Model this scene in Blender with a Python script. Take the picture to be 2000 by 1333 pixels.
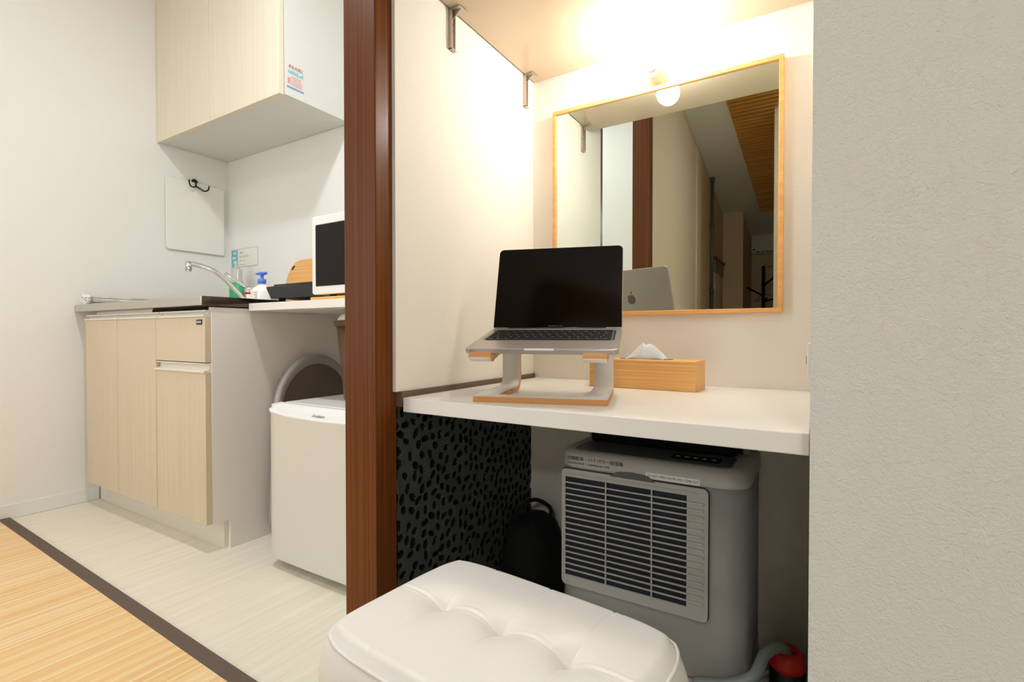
import bpy, bmesh, math, random
from mathutils import Vector, Matrix, noise
for o in list(bpy.data.objects): bpy.data.objects.remove(o)
S = bpy.context.scene
COL = S.collection
random.seed(7)
PI = math.pi

# ------------------------------------------------------------------ camera
F_PX = 982.5
cd = bpy.data.cameras.new('camera'); cam = bpy.data.objects.new('camera', cd); COL.objects.link(cam)
cam.location = (0, 0, 0.73)
cam.rotation_euler = (PI/2 - math.atan(14/F_PX), 0, math.radians(31.4))
cd.sensor_width = 36; cd.lens = F_PX/2000*36; cd.clip_start = 0.01; cd.clip_end = 50
S.camera = cam
# ------------------------------------------------------------------ world, exposure, lights
W = bpy.data.worlds.new('world'); S.world = W; W.use_nodes = True
W.node_tree.nodes['Background'].inputs[0].default_value = (1.0, 1.0, 1.0, 1)
W.node_tree.nodes['Background'].inputs[1].default_value = 0.10
S.view_settings.view_transform = 'Standard'; S.view_settings.look = 'None'
S.view_settings.gamma = 1; S.view_settings.use_curve_mapping = False
S.view_settings.exposure = 0.10
KITCHEN_LAMP = 320.0    # emission of the round kitchen ceiling lamp
KITCHEN_FILL = 34.0   # emission of the unseen fill lamp added at the kitchen's rear
WIN_FILL = 3.4             # glow of the unseen window added as soft kitchen fill
ROOM_FILL = 70.0       # emission of the fill lamp added in the main room, well behind the camera
FRONT_FILL = 98.0      # emission of the unseen fill downlight added behind the stool
BULB = 116.0            # emission of the bare vanity bulb

# ------------------------------------------------------------------ materials
def lin(c):
    c = c/255.0
    return c/12.92 if c <= 0.04045 else ((c+0.055)/1.055)**2.4
def rgb(r, g, b): return (lin(r), lin(g), lin(b), 1)
def new_mat(name, col, rough=0.5, metal=0.0, spec=0.5, coat=0.0):
    m = bpy.data.materials.new(name); m.use_nodes = True
    b = m.node_tree.nodes['Principled BSDF']
    b.inputs['Base Color'].default_value = rgb(*col)
    b.inputs['Roughness'].default_value = rough
    b.inputs['Metallic'].default_value = metal
    b.inputs['Specular IOR Level'].default_value = spec
    b.inputs['Coat Weight'].default_value = coat
    return m
def nd(m, t, **kw):
    n = m.node_tree.nodes.new(t)
    for k, v in kw.items(): setattr(n, k, v)
    return n
def coords(m, scale=(1, 1, 1), rot=(0, 0, 0)):
    tc = nd(m, 'ShaderNodeTexCoord'); mp = nd(m, 'ShaderNodeMapping')
    mp.inputs['Scale'].default_value = scale; mp.inputs['Rotation'].default_value = rot
    m.node_tree.links.new(tc.outputs['Object'], mp.inputs[0])
    return mp.outputs[0]
def L(m, a, b): m.node_tree.links.new(a, b)
def bsdf(m): return m.node_tree.nodes['Principled BSDF']
def bump(m, h, strength=0.3, dist=0.002, prev=None):
    b = nd(m, 'ShaderNodeBump'); b.inputs['Strength'].default_value = strength; b.inputs['Distance'].default_value = dist
    L(m, h, b.inputs['Height'])
    if prev: L(m, prev, b.inputs['Normal'])
    return b.outputs[0]
def noise_tex(m, vec, scale, detail=4, rough=0.55, dist=0.0):
    n = nd(m, 'ShaderNodeTexNoise'); n.inputs['Scale'].default_value = scale
    n.inputs['Detail'].default_value = detail; n.inputs['Roughness'].default_value = rough
    n.inputs['Distortion'].default_value = dist
    if vec is not None: L(m, vec, n.inputs['Vector'])
    return n.outputs['Fac']
def ramp(m, fac, stops):
    r = nd(m, 'ShaderNodeValToRGB'); cr = r.color_ramp
    cr.elements[0].position = stops[0][0]; cr.elements[0].color = stops[0][1]
    cr.elements[1].position = stops[-1][0]; cr.elements[1].color = stops[-1][1]
    for p, c in stops[1:-1]:
        e = cr.elements.new(p); e.color = c
    L(m, fac, r.inputs[0]); return r.outputs[0]
def speckle(m, scale=900, strength=0.15, dist=0.0005):
    v = coords(m); L(m, bump(m, noise_tex(m, v, scale, 2), strength, dist), bsdf(m).inputs['Normal']); return m

def plaster(name, col, strength=0.55, s=1.0):
    """embossed vinyl wallpaper with trowel strokes"""
    m = new_mat(name, col, 0.75, spec=0.3)
    v = coords(m)
    fine = noise_tex(m, v, 210*s, 2, 0.5, 1.6)
    mid = noise_tex(m, v, 95*s, 3, 0.6, 2.2)
    v2 = coords(m, (1.0, 1.0, 0.35), (0.0, 0.6, 0.0))
    w = nd(m, 'ShaderNodeTexVoronoi'); w.feature = 'DISTANCE_TO_EDGE'; w.inputs['Scale'].default_value = 85*s
    nz = nd(m, 'ShaderNodeTexNoise'); nz.inputs['Scale'].default_value = 60*s; nz.inputs['Detail'].default_value = 4
    L(m, v2, nz.inputs['Vector'])
    mx = nd(m, 'ShaderNodeMix', data_type='VECTOR'); mx.inputs[0].default_value = 0.05
    L(m, v2, mx.inputs[4]); L(m, nz.outputs['Color'], mx.inputs[5])
    L(m, mx.outputs[1], w.inputs['Vector'])
    edge = ramp(m, w.outputs['Distance'], [(0.0, (1, 1, 1, 1)), (0.14, (0, 0, 0, 1))])
    mask = ramp(m, noise_tex(m, v, 11*s, 4), [(0.50, (0, 0, 0, 1)), (0.70, (1, 1, 1, 1))])
    mul = nd(m, 'ShaderNodeMath', operation='MULTIPLY'); L(m, edge, mul.inputs[0]); L(m, mask, mul.inputs[1])
    n1 = bump(m, fine, strength, 0.0016)
    n1 = bump(m, mid, strength, 0.0022, n1)
    n2 = bump(m, mul.outputs[0], strength*0.7, 0.0007, n1)
    L(m, n2, bsdf(m).inputs['Normal'])
    return m
def wood(name, c1, c2, axis='X', scale=1.0, rough=0.45, streak=40, coat=0.0, bumpy=0.1, spec=0.5):
    """straight grain running along an object axis"""
    m = new_mat(name, c1, rough, coat=coat, spec=spec)
    sc = {'X': (0.6, streak, streak), 'Y': (streak, 0.6, streak), 'Z': (streak, streak, 0.6)}[axis]
    v = coords(m, tuple(q*scale for q in sc))
    f = noise_tex(m, v, 2.4, 5, 0.62, 0.15)
    mid = tuple((a+b)/2 for a, b in zip(c1, c2))
    L(m, ramp(m, f, [(0.30, rgb(*c2)), (0.5, rgb(*mid)), (0.68, rgb(*c1))]), bsdf(m).inputs['Base Color'])
    L(m, bump(m, f, bumpy, 0.0006), bsdf(m).inputs['Normal'])
    return m
def emit(name, col, strength):
    m = bpy.data.materials.new(name); m.use_nodes = True
    nt = m.node_tree; nt.nodes.remove(nt.nodes['Principled BSDF'])
    e = nt.nodes.new('ShaderNodeEmission'); e.inputs[0].default_value = (*col, 1); e.inputs[1].default_value = strength
    nt.links.new(e.outputs[0], nt.nodes['Material Output'].inputs[0]); return m

M = {}
M['wall'] = plaster('white_wallpaper', (236, 234, 227), 0.22)
M['wall_grey'] = plaster('embossed_wallpaper', (228, 226, 218), 0.75, 0.85)
M['wall_cream'] = plaster('cream_wallpaper', (243, 236, 223), 0.22)
M['corridor'] = plaster('beige_wallpaper', (238, 212, 176), 0.2)
M['ceiling'] = plaster('ceiling_paper', (240, 232, 218), 0.2)
M['post'] = wood('dark_wood', (126, 68, 24), (86, 44, 12), 'Z', 1.0, 0.30, 90, 0.0, 0.1, 0.22)
M['trim_brown'] = wood('grey_brown_trim', (124, 104, 80), (96, 78, 58), 'Y', 1.0, 0.5, 60)
M['bamboo'] = wood('bamboo', (246, 196, 122), (222, 156, 82), 'X', 1.0, 0.42, 90)
M['bamboo_y'] = wood('bamboo_edge', (244, 190, 116), (214, 146, 74), 'Y', 1.0, 0.42, 90)
M['mirror_frame'] = wood('pale_wood_frame', (244, 190, 118), (226, 162, 88), 'X', 0.5, 0.4, 60)
M['cupboard'] = wood('cream_woodgrain', (222, 206, 180), (206, 188, 160), 'Z', 1.0, 0.4, 120, 0, 0.04)
M['cupboard_upper'] = wood('pale_cream_woodgrain', (232, 222, 200), (222, 210, 186), 'Z', 1.0, 0.4, 120, 0, 0.04)
M['cupboard_edge'] = new_mat('cupboard_edge', (176, 158, 134), 0.5)
M['carcass'] = new_mat('white_board', (240, 233, 225), 0.45)
M['upper_side'] = new_mat('upper_cabinet_board', (220, 219, 211), 0.45)
M['white'] = speckle(new_mat('white_laminate', (240, 236, 228), 0.32))
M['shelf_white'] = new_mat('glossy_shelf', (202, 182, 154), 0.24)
M['plastic'] = new_mat('white_plastic', (238, 236, 230), 0.3)
M['plastic_cream'] = new_mat('cream_plastic', (232, 226, 212), 0.35)
M['black'] = new_mat('black_plastic', (18, 18, 18), 0.35)
M['matte_black'] = new_mat('matte_black', (12, 12, 12), 0.8, spec=0.2)
M['glass_black'] = new_mat('black_glass', (5, 5, 6), 0.06, spec=0.5)
M['screen'] = new_mat('switched_off_screen', (3, 3, 3), 0.10, spec=0.35)
M['dark_window'] = new_mat('dark_oven_window', (20, 13, 9), 0.12, spec=0.18)
M['steel'] = new_mat('stainless_steel', (206, 202, 196), 0.28, 1.0)
M['steel_side'] = new_mat('dark_reflection_steel', (96, 84, 76), 0.12, 1.0)  # dark reflection put into the base colour of the worktop end
M['chrome'] = new_mat('chrome', (225, 225, 225), 0.08, 1.0)
M['zinc'] = new_mat('zinc_plated', (190, 176, 160), 0.38, 0.7)
M['alu'] = new_mat('silver_aluminium', (176, 170, 166), 0.36, 0.75)
M['logo_grey'] = new_mat('grey_logo', (110, 104, 100), 0.25, 0.6)
M['mirror'] = new_mat('mirror_glass', (224, 234, 230), 0.0, 1.0)
M['key'] = new_mat('black_keys', (10, 10, 10), 0.6, spec=0.2)
M['ply'] = wood('bamboo_ply_edge', (236, 178, 108), (176, 116, 62), 'X', 0.7, 0.5, 60)
M['veneer_white'] = new_mat('white_veneer', (232, 226, 218), 0.45)
M['tissue'] = new_mat('tissue_paper', (250, 246, 240), 0.9); bsdf(M['tissue']).inputs['Subsurface Weight'].default_value = 0.3
M['grey_plastic'] = speckle(new_mat('grey_plastic', (150, 150, 142), 0.5))
M['grey_plastic_light'] = speckle(new_mat('light_grey_plastic', (176, 174, 166), 0.5))
M['grey_dark'] = new_mat('dark_grey_plastic', (84, 86, 80), 0.35)
M['navy'] = new_mat('navy_filter', (9, 17, 31), 0.7)
M['ink'] = new_mat('black_ink', (34, 32, 32), 0.6)
M['label'] = new_mat('label_tape', (226, 224, 214), 0.5)
M['hose'] = new_mat('grey_hose', (128, 134, 130), 0.4)
M['red'] = new_mat('red_plastic', (206, 34, 16), 0.4)
M['cable_white'] = new_mat('white_cable', (196, 194, 186), 0.5)
M['brown_plastic'] = new_mat('brown_plastic', (96, 66, 46), 0.4)
M['vest'] = speckle(new_mat('black_cloth', (8, 8, 8), 0.9), 300, 0.4, 0.002)
M['paper'] = new_mat('paper', (236, 232, 222), 0.7)
M['teal'] = new_mat('teal_ink', (118, 184, 190), 0.6)
M['pale_teal'] = new_mat('pale_teal_ink', (196, 226, 226), 0.6)
M['rose'] = new_mat('rose_ink', (214, 150, 146), 0.6)
M['pale_rose'] = new_mat('pale_rose_ink', (234, 214, 206), 0.6)
M['brown_ink'] = new_mat('brown_ink', (140, 92, 84), 0.6)
M['blue_ink'] = new_mat('blue_ink', (110, 164, 206), 0.6)
M['grey_ink'] = new_mat('grey_ink', (150, 158, 156), 0.6)
M['pump_blue'] = new_mat('blue_pump', (90, 124, 222), 0.35)
M['green'] = new_mat('green_label', (60, 178, 120), 0.4)
M['clear_grey'] = new_mat('milky_plastic', (196, 196, 188), 0.25)
M['hook'] = new_mat('black_iron', (24, 20, 16), 0.4, 0.3)
M['board_white'] = new_mat('white_cutting_board', (238, 235, 225), 0.4)
M['mesh_brown'] = speckle(new_mat('board_underside', (108, 94, 78), 0.7), 500, 0.5, 0.001)
M['stone'] = speckle(new_mat('charcoal_stone', (60, 63, 59), 0.6), 500, 0.3, 0.0005)
M['pit'] = new_mat('shaded_pits', (13, 14, 13), 0.8, spec=0.15)  # shade inside the stone pits, put into the colour
M['slat'] = wood('golden_slats', (226, 164, 74), (196, 130, 50), 'X', 1.0, 0.5, 30)
M['lamp_white'] = new_mat('porcelain', (236, 214, 180), 0.3)
M['brass'] = new_mat('nickel_screw_shell', (200, 190, 170), 0.3, 1.0)
M['silver_cloth'] = speckle(new_mat('silver_cloth', (170, 166, 158), 0.45, 0.25), 160, 0.5, 0.002)
M['curtain_metal'] = new_mat('grey_pole', (120, 118, 104), 0.4, 0.5)

# leather with fine grain
m = new_mat('white_leather', (238, 232, 222), 0.36, spec=0.45); v = coords(m)
vo = nd(m, 'ShaderNodeTexVoronoi'); vo.inputs['Scale'].default_value = 620; L(m, v, vo.inputs['Vector'])
L(m, bump(m, vo.outputs['Distance'], 0.22, 0.0006), bsdf(m).inputs['Normal']); M['leather'] = m
# kitchen vinyl floor: pale boards with faint grain along x
m = new_mat('pale_vinyl_floor', (236, 228, 208), 0.42); v = coords(m, (26, 1.2, 1))
f = noise_tex(m, v, 2.2, 5, 0.6, 0.3)
L(m, ramp(m, f, [(0.3, rgb(226, 216, 192)), (0.7, rgb(238, 230, 212))]), bsdf(m).inputs['Base Color'])
br = nd(m, 'ShaderNodeTexBrick'); br.inputs['Scale'].default_value = 1.0
L(m, bump(m, f, 0.12, 0.0006), bsdf(m).inputs['Normal']); M['vinyl'] = m
# bamboo slat carpet: thin slats along x
m = new_mat('bamboo_carpet', (240, 200, 140), 0.38); v = coords(m)
sep = nd(m, 'ShaderNodeSeparateXYZ'); L(m, v, sep.inputs[0])
dv = nd(m, 'ShaderNodeMath', operation='MULTIPLY'); dv.inputs[1].default_value = 1/0.0085; L(m, sep.outputs['X'], dv.inputs[0])
fl = nd(m, 'ShaderNodeMath', operation='FLOOR'); L(m, dv.outputs[0], fl.inputs[0])
fr = nd(m, 'ShaderNodeMath', operation='FRACT'); L(m, dv.outputs[0], fr.inputs[0])
wn = nd(m, 'ShaderNodeTexWhiteNoise', noise_dimensions='1D'); L(m, fl.outputs[0], wn.inputs['W'])
v2 = coords(m, (110, 1.5, 1)); g = noise_tex(m, v2, 3.0, 4, 0.6, 0.1)
av = nd(m, 'ShaderNodeMath', operation='ADD'); L(m, wn.outputs['Value'], av.inputs[0]); L(m, g, av.inputs[1])
hv = nd(m, 'ShaderNodeMath', operation='MULTIPLY'); hv.inputs[1].default_value = 0.5; L(m, av.outputs[0], hv.inputs[0])
colr = ramp(m, hv.outputs[0], [(0.2, rgb(232, 184, 122)), (0.45, rgb(239, 200, 142)), (0.6, rgb(242, 208, 154)), (0.85, rgb(246, 222, 180))])
gap = ramp(m, fr.outputs[0], [(0.0, (0.72, 0.60, 0.46, 1)), (0.05, (1, 1, 1, 1)), (0.95, (1, 1, 1, 1)), (1.0, (0.72, 0.60, 0.46, 1))])
mm = nd(m, 'ShaderNodeMix', data_type='RGBA', blend_type='MULTIPLY'); mm.inputs[0].default_value = 0.8
L(m, colr, mm.inputs[6]); L(m, gap, mm.inputs[7]); L(m, mm.outputs[2], bsdf(m).inputs['Base Color'])
L(m, bump(m, gap, 0.4, 0.0006), bsdf(m).inputs['Normal']); M['carpet'] = m
# woven carpet border
m = new_mat('brown_woven_tape', (104, 88, 74), 0.9); v = coords(m)
ck = nd(m, 'ShaderNodeTexChecker'); ck.inputs['Scale'].default_value = 520; L(m, v, ck.inputs['Vector'])
ck.inputs['Color1'].default_value = rgb(82, 68, 58); ck.inputs['Color2'].default_value = rgb(124, 108, 94)
f = noise_tex(m, v, 260, 2)
mm = nd(m, 'ShaderNodeMix', data_type='RGBA', blend_type='MIX'); L(m, f, mm.inputs[0])
L(m, ck.outputs['Color'], mm.inputs[6]); mm.inputs[7].default_value = rgb(96, 80, 68)
L(m, mm.outputs[2], bsdf(m).inputs['Base Color']); L(m, bump(m, f, 0.5, 0.001), bsdf(m).inputs['Normal']); M['tape'] = m
# clear bulb glass
m = new_mat('bulb_glass', (255, 255, 255), 0.02); bsdf(m).inputs['Transmission Weight'].default_value = 1.0; M['bulb_glass'] = m

# ------------------------------------------------------------------ mesh helpers
def add_box(bm, a, b, bev=0.0, seg=2, mi=0):
    r = bmesh.ops.create_cube(bm, size=1.0)
    vs = r['verts']
    bmesh.ops.scale(bm, vec=(abs(b[0]-a[0]), abs(b[1]-a[1]), abs(b[2]-a[2])), verts=vs)
    bmesh.ops.translate(bm, vec=((a[0]+b[0])/2, (a[1]+b[1])/2, (a[2]+b[2])/2), verts=vs)
    fs = {f for v_ in vs for f in v_.link_faces}
    for f in fs: f.material_index = mi
    if bev > 0:
        es = {e for v_ in vs for e in v_.link_edges}
        r2 = bmesh.ops.bevel(bm, geom=list(es), offset=bev, segments=seg, affect='EDGES', profile=0.5)
        for f in r2['faces']: f.material_index = mi; f.smooth = True
        return list({v_ for f in r2['faces'] for v_ in f.verts})
    return vs
def add_prism(bm, pts, depth, origin=(0, 0, 0), ax_u=(1, 0, 0), ax_v=(0, 0, 1), ax_w=(0, 1, 0), bev=0.0, mi=0):
    """polygon pts (u, v) extruded along w"""
    O, U, V, Wv = Vector(origin), Vector(ax_u), Vector(ax_v), Vector(ax_w)
    vs = [bm.verts.new(O + U*p[0] + V*p[1]) for p in pts]
    f = bm.faces.new(vs); f.material_index = mi
    r = bmesh.ops.extrude_face_region(bm, geom=[f])
    nv = [g_ for g_ in r['geom'] if isinstance(g_, bmesh.types.BMVert)]
    bmesh.ops.translate(bm, vec=Wv*depth, verts=nv)
    fs = {ff for v_ in vs+nv for ff in v_.link_faces}
    for ff in fs: ff.material_index = mi
    if bev > 0:
        rim = [e for e in {e for ff in fs for e in ff.edges} if len(e.link_faces) == 2 and (f in e.link_faces or any(len(q.verts) == len(pts) and q is not f for q in e.link_faces))]
        r2 = bmesh.ops.bevel(bm, geom=rim, offset=bev, segments=2, affect='EDGES', profile=0.5)
        for ff in r2['faces']: ff.smooth = True; ff.material_index = mi
def frames(path):
    out = []; n = len(path); up = None
    for i in range(n):
        t = (path[min(i+1, n-1)] - path[max(i-1, 0)]).normalized()
        if up is None:
            up = Vector((0, 0, 1)) if abs(t.z) < 0.9 else Vector((1, 0, 0))
        b = t.cross(up).normalized(); up = b.cross(t).normalized(); out.append((t, b, up))
    return out
def add_tube(bm, path, r, seg=10, cap=True, mi=0):
    path = [Vector(p) for p in path]; fr_ = frames(path); rings = []
    for i, (p, (t, b, u)) in enumerate(zip(path, fr_)):
        rr = r[i] if isinstance(r, (list, tuple)) else r
        rings.append([bm.verts.new(p + (b*math.cos(a) + u*math.sin(a))*rr) for a in [2*PI*k/seg for k in range(seg)]])
    for a, b in zip(rings, rings[1:]):
        for k in range(seg):
            f = bm.faces.new((a[k], a[(k+1) % seg], b[(k+1) % seg], b[k])); f.smooth = True; f.material_index = mi
    if cap:
        bm.faces.new(rings[0][::-1]).material_index = mi; bm.faces.new(rings[-1]).material_index = mi
def add_cyl(bm, p0, p1, r, seg=20, r1=None, mi=0):
    add_tube(bm, [p0, p1], [r, r if r1 is None else r1], seg, True, mi)
def add_lathe(bm, prof, c=(0, 0, 0), seg=28, sx=1.0, sy=1.0, rot=0.0, mi=0):
    rings = []
    for (r, z) in prof:
        ring = []
        for k in range(seg):
            a = 2*PI*k/seg; x, y = max(r, 1e-5)*math.cos(a)*sx, max(r, 1e-5)*math.sin(a)*sy
            ring.append(bm.verts.new((c[0]+x*math.cos(rot)-y*math.sin(rot), c[1]+x*math.sin(rot)+y*math.cos(rot), c[2]+z)))
        rings.append(ring)
    for a, b in zip(rings, rings[1:]):
        for k in range(seg):
            f = bm.faces.new((a[k], a[(k+1) % seg], b[(k+1) % seg], b[k])); f.smooth = True; f.material_index = mi
    bm.faces.new(rings[0][::-1]).material_index = mi; bm.faces.new(rings[-1]).material_index = mi
def rrect(w, h, r, n=6, x0=0.0, y0=0.0):
    """rounded rectangle outline centred at x0, y0; r: one radius or four (bl, br, tr, tl)"""
    rs = r if isinstance(r, (list, tuple)) else (r,)*4
    pts = []
    for (cx, cy, a0, rr) in ((-1, -1, PI, rs[0]), (1, -1, 1.5*PI, rs[1]), (1, 1, 0, rs[2]), (-1, 1, 0.5*PI, rs[3])):
        ox, oy = cx*(w/2-rr), cy*(h/2-rr)
        for k in range(n+1):
            a = a0 + k*PI/2/n; pts.append((x0+ox+rr*math.cos(a), y0+oy+rr*math.sin(a)))
    return pts
def smooth_path(pts, n=6):
    pts = [Vector(p) for p in pts]; out = []
    P = [pts[0]] + pts + [pts[-1]]
    for i in range(1, len(P)-2):
        for k in range(n):
            t = k/n; p0, p1, p2, p3 = P[i-1], P[i], P[i+1], P[i+2]
            out.append(0.5*((2*p1) + (-p0+p2)*t + (2*p0-5*p1+4*p2-p3)*t*t + (-p0+3*p1-3*p2+p3)*t**3))
    out.append(pts[-1]); return out
def obj(name, bm, mat, parent=None, loc=None, rot=None, label=None):
    bmesh.ops.recalc_face_normals(bm, faces=bm.faces)
    me = bpy.data.meshes.new(name); bm.to_mesh(me); bm.free()
    for mm_ in (mat if isinstance(mat, (list, tuple)) else [mat]): me.materials.append(M[mm_] if isinstance(mm_, str) else mm_)
    o = bpy.data.objects.new(name, me); COL.objects.link(o)
    if loc is not None: o.location = loc
    if rot is not None: o.rotation_euler = rot
    if parent is not None: o.parent = parent
    if label: o['label'] = label
    return o
def tag(o, label, cat, group=None):
    o['label'] = label; o['category'] = cat
    if group: o['group'] = group
    return o
def thing(name, label, cat, loc=(0, 0, 0), rotz=0.0, group=None):
    o = bpy.data.objects.new(name, None); COL.objects.link(o); o.location = loc; o.rotation_euler = (0, 0, rotz)
    o.empty_display_size = 0.05
    return tag(o, label, cat, group)
def struct(name, bm, mat, parent=None):
    o = obj(name, bm, mat, parent)
    if parent is None: o['kind'] = 'structure'
    return o
def box_obj(name, a, b, mat, parent=None, bev=0.0, seg=2, label=None):
    bm = bmesh.new(); add_box(bm, a, b, bev, seg); return obj(name, bm, mat, parent, label=label)
def box_struct(name, a, b, mat, bev=0.0):
    bm = bmesh.new(); add_box(bm, a, b, bev); return struct(name, bm, mat)
def text_obj(name, body, size, mat, mtx, parent=None, extrude=0.0002, align='LEFT', sx=1.0):
    cu = bpy.data.curves.new(name, 'FONT'); cu.body = body; cu.size = size; cu.extrude = extrude; cu.align_x = align; cu.resolution_u = 3
    t = bpy.data.objects.new(name+'_source', cu); COL.objects.link(t)
    bpy.context.view_layer.update()
    me = bpy.data.meshes.new_from_object(t.evaluated_get(bpy.context.evaluated_depsgraph_get()))
    me.transform(mtx @ Matrix.Diagonal((sx, 1, 1, 1)))
    bpy.data.objects.remove(t); bpy.data.curves.remove(cu)
    me.materials.clear(); me.materials.append(M[mat])
    o = bpy.data.objects.new(name, me); COL.objects.link(o)
    if parent is not None: o.parent = parent
    return o
def basis(o, u, v):
    u = Vector(u).normalized(); v = Vector(v).normalized(); w = u.cross(v)
    return Matrix(((u.x, v.x, w.x, o[0]), (u.y, v.y, w.y, o[1]), (u.z, v.z, w.z, o[2]), (0, 0, 0, 1)))

def feet(parent, pts, z1, r, mat):
    for (x, y) in pts:
        bm = bmesh.new(); add_cyl(bm, (x, y, 0.0), (x, y, z1), r, 14); obj('foot', bm, mat, parent)
# ================================================================== setting
XL = -2.72            # left wall of the kitchen
YB = 1.525            # kitchen back wall
AX0, AX1, AY = -0.676, -0.008, 1.221     # alcove sides and back
YF = 0.656            # plane of the dark post and the right wall's face
box_struct('floor', (-2.85, -2.9, -0.10), (1.6, 1.65, 0.0), 'vinyl')
box_struct('wall_left', (-2.84, -0.95, 0.0), (XL, 1.65, 2.42), 'wall')
box_struct('wall_back_kitchen', (XL, YB, 0.0), (-0.765, 1.65, 2.42), 'wall')
box_struct('wall_partition', (-0.765, 0.70, 0.0), (-0.700, YB, 2.42), 'wall')
box_struct('wall_partition_lining', (-0.700, 0.69, 0.621), (AX0, AY, 2.42), 'wall_cream')
box_struct('wall_back_alcove', (-0.700, AY, 0.0), (1.5, 1.33, 2.42), 'wall_cream')
box_struct('wall_right', (AX1, YF, 0.0), (1.5, AY, 2.42), 'wall_grey')
box_struct('wall_room_right', (1.5, -2.65, 0.0), (1.6, 1.33, 2.42), 'wall')
box_struct('wall_corridor_right', (-0.222, -2.05, 0.0), (-0.13, -0.78, 2.42), 'corridor')
box_struct('wall_rear', (-0.13, -2.75, 0.0), (1.6, -2.65, 2.42), 'wall')
box_struct('wall_rear_kitchen', (-2.84, -1.05, 0.0), (-0.765, -0.95, 2.42), 'wall')
# rear partition and corridor seen in the mirror
box_struct('wall_corridor_left', (-0.765, -1.02, 0.0), (-0.690, 0.0, 2.42), 'corridor')
box_struct('wall_corridor_left_far', (-0.765, -2.05, 0.0), (-0.683, -1.02, 2.42), 'corridor')
box_struct('wall_corridor_end', (-0.84, -2.75, 0.0), (-0.53, -2.05, 2.42), 'corridor')
box_struct('wall_niche_back', (-0.53, -2.75, 0.0), (-0.13, -2.65, 2.42), 'corridor')
box_struct('wall_niche_right', (-0.2, -2.65, 0.0), (-0.13, -2.05, 2.42), 'corridor')
box_struct('ceiling_niche', (-0.53, -2.65, 1.78), (-0.20, -2.05, 1.86), 'ceiling')
box_struct('ceiling_kitchen', (-2.84, -1.05, 2.36), (-0.765, 1.65, 2.42), 'ceiling')
def slope(y): return 2.195 + 0.23*y
bm = bmesh.new()
add_prism(bm, [(-2.75, slope(-2.75)), (1.33, slope(1.33)), (1.33, slope(1.33)+0.08), (-2.75, slope(-2.75)+0.08)], 2.365, (-0.765, 0, 0), (0, 1, 0), (0, 0, 1), (1, 0, 0))
struct('ceiling', bm, 'ceiling')
# dark wooden posts of the two partitions
box_struct('trim_1', (-0.767, 0.648, 0.0), (-0.684, 0.700, 2.36), 'post', 0.002)
box_struct('trim_2', (-0.767, -0.002, 0.0), (-0.684, 0.050, 2.2), 'post', 0.002)
box_struct('trim_3', (-0.700, 0.700, 0.592), (-0.670, AY, 0.621), 'trim_brown', 0.001)
# frosted window outside the frame, added to glow as kitchen fill
def window(name, a, b, axis, glow):
    o = bpy.data.objects.new(name, None); COL.objects.link(o); o['kind'] = 'structure'
    a, b = list(a), list(b)
    bm = bmesh.new(); add_box(bm, a, b); p = obj('pane', bm, glow, o)
    f = 0.04; i = 1 - axis; g = 0.012
    for (lo, hi) in ((a[2]-f, a[2]), (b[2], b[2]+f)):
        q0, q1 = a[:], b[:]; q0[2], q1[2] = lo, hi; q0[i] -= f; q1[i] += f; q0[axis] -= g; q1[axis] += g
        bm = bmesh.new(); add_box(bm, q0, q1, 0.002); obj('frame', bm, 'plastic', o)
    for (lo, hi) in ((a[i]-f, a[i]), (b[i], b[i]+f)):
        q0, q1 = a[:], b[:]; q0[i], q1[i] = lo, hi; q0[axis] -= g; q1[axis] += g
        bm = bmesh.new(); add_box(bm, q0, q1, 0.002); obj('frame', bm, 'plastic', o)
    return o
window('fill_window_1', (-2.15, -0.948, 0.55), (-1.40, -0.942, 1.65), 1, emit('kitchen_fill_window', (0.94, 1.0, 1.10), WIN_FILL))
# low baseboards
box_struct('baseboard_left', (XL, -0.95, 0.0), (XL+0.009, 0.94, 0.058), 'wall', 0.002)
box_struct('baseboard_back', (-1.70, YB-0.009, 0.0), (-0.765, YB, 0.058), 'wall', 0.002)

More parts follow.
